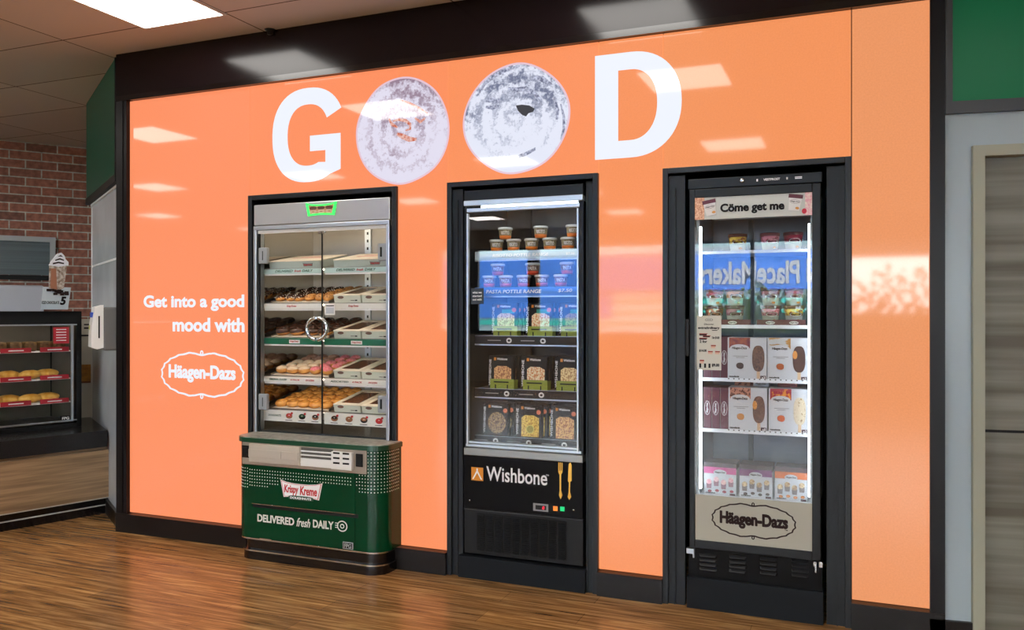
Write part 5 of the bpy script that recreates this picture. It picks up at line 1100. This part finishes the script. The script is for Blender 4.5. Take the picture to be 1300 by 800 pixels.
# printed maroon trays under the tubs
mar = mat('maroon_tray', (92, 30, 46), .45)
for q, (a, b) in enumerate(((896, 953), (961, 1023))):
    o = MB().box(sx(a), sx(b), SH - .002, SH + .16, HZ_[1], HZ_[1] + .006).box(sx(a), sx(b), SH - .005, SH - .002, HZ_[1], HZ_[1] + .03).build('tub_tray', mar, origin=(sx((a + b) / 2), SH, HZ_[1])); tag(o, f'{["left", "right"][q]} maroon cardboard tray under tubs on the second freezer shelf', 'tray')
    mb = MB(); Mf = front(0, SH - .005, HZ_[1])
    for pxx in ((930,), (978, 1008))[q]: mb.loops([circ(sx(pxx), .015, .022, .008, 20)], Mf, 0, .001); mb.text('Häagen-Dazs', sx(pxx) - .017, sx(pxx) + .017, .011, .019, Mf, 1, .03, w=.0012)
    mb.build('logo', [tubm[0], tubm[2]], o)
# stick ice cream cartons
def bar_shape(cx, cz, w, h, r=.5, n=24):
    return [(cx + w / 2 * math.copysign(abs(math.cos(t)) ** .75, math.cos(t)), cz + h / 2 * math.copysign(abs(math.sin(t)) ** .8, math.sin(t))) for t in [2 * math.pi * i / n for i in range(n)]]
cwhite = mat('carton_white', (206, 212, 218), .4); stick = mat('wood_stick', (214, 186, 150), .6); minis = mat('bar_label', (60, 22, 40), .5)
def carton(w, h, band, bar, fruit, bite=None):
    t = thing('ice_cream_carton', (0, 0, 0), 'x', 'carton', rot=(0, 0, 0)); d = .11
    MB().box(-w / 2, w / 2, 0, d, 0, h, 0, .0015).build('box', cwhite, t); Mf = front(0, -.0002, 0)
    mb = MB(); mb.rect(-w * .46, w * .08, h * .74, h * .995, Mf, 0, .0006); mb.build('pattern_band', band, t)
    mb = MB(); mb.loops([circ(-w * .19, h * .74, w * .25, h * .095, 30)], Mf, 0, .0006, .0006); mb.text('Häagen-Dazs', -w * .38, w * .0, h * .70, h * .775, Mf, 1, .03, w=.0013); mb.build('logo', [cwhite, tubm[2]], t)
    mb = MB(); mb.loops([bar_shape(w * .29, h * .5, w * .31, h * .62)], Mf, 0, .003); mb.rect(w * .25, w * .33, h * .02, h * .2, Mf, 1, .002)
    if bite: mb.loops([circ(w * .19, h * .60, w * .06, h * .10, 14)], Mf, 2, .0012, .003)
    mb.build('bar_picture', [bar, stick, MATS['nut_dot']], t)
    mb = MB(); mb.loops([blob(-w * .18, h * .32, w * .10, h * .075, .05, 24, 5)], Mf, 0, .001); mb.build('fruit_picture', fruit, t)
    mb = MB(); mb.text('macadamia', -w * .46, -w * .2, h * .04, h * .08, Mf, 0, .05); mb.rect(w * .34, w * .48, h * .0, h * .09, Mf, 1, .0006); mb.rect(-w * .36, w * .02, h * .545, h * .555, Mf, 2, .0005); mb.rect(-w * .28, -w * .06, h * .51, h * .52, Mf, 2, .0005); mb.text('x3', w * .37, w * .46, h * .02, h * .075, Mf, 3, .02, w=.0006)
    mb.build('lettering', [ink, minis, mat('thin_grey_print', (110, 110, 112), .5), whiteink], t); return t
chocb = mat('choc_bar', (72, 46, 40), .35, noise=(120, 84, 66), scale=110); chocs = mat('smooth_choc_bar', (70, 44, 40), .3); whb = mat('white_bar', (218, 206, 178), .4, noise=(150, 124, 84), scale=90, ramp=(.6, .66))
bA = mat('band_violet', (112, 44, 70), .5, noise=(170, 90, 60), scale=40); bB = mat('band_swirl', (190, 140, 60), .4, noise=(200, 206, 206), scale=16, stretch=(1, 1, 2.5), ramp=(.46, .52)); bC = mat('band_nut', (190, 130, 110), .5, noise=(90, 40, 30), scale=60, ramp=(.5, .56)); bD = mat('band_crimson', (164, 34, 60), .5, noise=(232, 150, 50), scale=26, ramp=(.5, .56))
f1, f2, f3, f4 = mat('dark_choc_chunk', (60, 46, 50), .5), mat('caramel_fruit', (176, 92, 40), .5), mat('almond_fruit', (196, 134, 66), .5), mat('mango_fruit', (200, 90, 40), .5)
def place(t, x, k, lab, grp=None, dy=.0):
    t.location = (x, SH - .008 + dy, HZ_[k]); t['label'] = lab
    if grp: t['group'] = grp
h3 = Z(950, 428.5, SH) - HZ_[2]; h4 = Z(950, 492, SH) - HZ_[3]
def cw(a, b): return X(b, SH) - X(a, SH)
def cxm(a, b): return (X(a, SH) + X(b, SH)) / 2
t = carton(cw(924, 973.5), h3, bA, chocb, f1); place(t, cxm(924, 973.5), 2, 'white carton with knobbly dark chocolate bar on the third freezer shelf')
t = carton(cw(974.5, 1025.5), h3, bB, chocs, f2, True); place(t, cxm(974.5, 1025.5), 2, 'white carton with bitten smooth chocolate bar on the third freezer shelf')
t = carton(cw(925, 974), h4, bC, chocb, f3, True); place(t, cxm(925, 974), 3, 'white carton with bitten nutty chocolate bar on the fourth freezer shelf')
t = carton(cw(976, 1026), h4, bD, whb, f4); place(t, cxm(976, 1026), 3, 'white carton with white chocolate bar on the fourth freezer shelf')
# taller cartons standing behind on the fourth shelf
o = MB().box(cxm(927, 975) - .085, cxm(927, 975) + .005, SH + .115, SH + .2, HZ_[3], HZ_[3] + h4 + .026, 0, .002).build('ice_cream_carton', bC, origin=(cxm(927, 975) - .04, SH + .15, HZ_[3])); tag(o, 'brown-topped carton standing behind the nutty bar carton, left', 'carton')
o = MB().box(cxm(927, 975) + .008, cxm(927, 975) + .085, SH + .115, SH + .2, HZ_[3], HZ_[3] + h4 + .026, 0, .002).build('ice_cream_carton', cwhite, origin=(cxm(927, 975) + .04, SH + .15, HZ_[3])); tag(o, 'pale carton standing behind the nutty bar carton, right', 'carton'); 
mb = MB(); mb.text('Häagen-Dazs', cxm(927, 975) + .02, cxm(927, 975) + .07, HZ_[3] + h4 + .006, HZ_[3] + h4 + .016, front(0, SH + .115, 0), 0, .02); mb.build('lettering', ink, o)
o = MB().box(cxm(976, 1026) - .06, cxm(976, 1026) + .03, SH + .115, SH + .2, HZ_[3], HZ_[3] + h4 + .02, 0, .002).build('ice_cream_carton', mat('brick_red_carton', (120, 44, 50), .5), origin=(cxm(976, 1026), SH + .15, HZ_[3])); tag(o, 'dark red carton standing behind the white chocolate carton', 'carton')
# cartons seen end-on
pm = mat('purple_carton', (96, 34, 62), .45, noise=(70, 26, 48), scale=16)
def slim(w, h):
    o = MB().box(-w / 2, w / 2, 0, .14, 0, h, 0, .0015).build('slim_carton', pm); Mf = front(0, 0, 0)
    mb = MB(); mb.loops([circ(0, h * .5, w * .36, h * .17, 24), circ(0, h * .5, w * .31, h * .155, 24)], Mf, 0, .0006); mb.text('Häagen-Dazs', 0, h * .24, 0, w * .3, Mf @ Matrix.Translation((w * .15, h * .38, 0)) @ Matrix.Rotation(R(90), 4, 'Z'), 0, .05); mb.build('logo', cwhite, o)
    mb = MB(); mb.box(-w / 2 - .0006, -w / 2 + .003, -.0006, .0, 0, h); mb.build('edge', MATS['mid_grey_plastic'], o); return o
ws = cw(893, 903.3); sl = slim(ws, h4 - .004)
for q in range(3):
    pos = (sx(893) + ws * (q + .5) + .0015 * q, SH - .006, HZ_[3]); lab = f'slim purple carton on the fourth freezer shelf, {["leftmost", "middle", "rightmost"][q]} of three'
    if q == 0: sl.location = pos; tag(sl, lab, 'carton', 'slim purple cartons on the fourth shelf')
    else: dup(sl, pos, None, lab)
for q in range(3): dup(sl, (sx(893) + ws * (q + .5) + .0015 * q, SH - .006, HZ_[2]), None, f'slim purple carton on the third freezer shelf, {["mostly behind the poster, leftmost", "middle", "rightmost, beside the poster"][q]} of three', 'slim purple cartons on the third shelf')
# multipack boxes on the floor of the freezer
def multipack(w, h, col, dots):
    t = thing('multipack_box', (0, 0, 0), 'x', 'multipack box', rot=(0, 0, 0)); d = .13
    MB().box(-w / 2, w / 2, 0, d, 0, h * .80, 0, .0015).build('box', cwhite, t)
    MB().box(-w / 2 - .001, w / 2 + .001, -.001, d + .001, h * .80, h, 0, .0015).build('lid', mat('multipack_lid', (62, 38, 50), .4), t)
    Mf = front(0, -.0012, 0); mb = MB(); mb.rect(-w / 2, w / 2, h * .66, h * .86, Mf, 0, .0005); mb.build('colour_band', col, t)
    mb = MB(); mb.loops([circ(0, h * .70, w * .2, h * .09, 26)], Mf, 0, .0006, .0006); mb.text('Häagen-Dazs', -w * .16, w * .16, h * .67, h * .735, Mf, 1, .03, w=.0014); mb.build('logo', [cwhite, tubm[2]], t)
    mb = MB(); r_ = random.Random(int(w * 1e5))
    for i in range(4):
        cx = -w * .34 + i * w * .225; cz = h * (.36 + .08 * (i % 2)); mb.prism([(cx - .011, cz - .026), (cx + .011, cz - .026), (cx + .013, cz), (cx - .013, cz)], 0, .001, 1, Mf); mb.loops([circ(cx, cz + .008, .013, .013, 14)], Mf, 0, .0012); mb.loops([circ(cx + .004, h * .12 + .004 * (i % 2), .010, .007, 10)], Mf, 2, .0012)
    mb.build('scoop_picture', dots + [], t)
    mb = MB(); mb.text('collection', -w * .45, -w * .15, h * .05, h * .09, Mf, 0, .05); mb.rect(w * .3, w * .47, h * .0, h * .08, Mf, 1, .0006); mb.build('lettering', [ink, minis], t); return t
hm = Z(955, 590, SH) - HZ_[4]
mp = [('pink', (192, 76, 140), [mat('scoop_pink', (222, 150, 170), .5, noise=(240, 214, 210), scale=90), mat('mini_tub', (150, 110, 126), .5), mat('raspberry', (150, 36, 60), .5)]), ('purple', (104, 30, 96), [mat('scoop_vanilla', (226, 206, 160), .5, noise=(150, 110, 70), scale=90), mat('mini_tub2', (120, 110, 110), .5), mat('cookie_dark', (60, 44, 40), .5)]), ('orange', (200, 100, 40), [MATS['scoop_vanilla'], MATS['mini_tub2'], mat('caramel_orange', (206, 120, 40), .5)])]
for q, (a, b) in enumerate(((894, 935), (939, 980.5), (984, 1025))):
    t = multipack(cw(a, b), hm, mat('band_' + mp[q][0], mp[q][1], .4), mp[q][2]); place(t, cxm(a, b), 4, f'multipack box with {mp[q][0]} band on the freezer floor shelf', 'multipack boxes on the freezer floor')
bpy.context.view_layer.update()
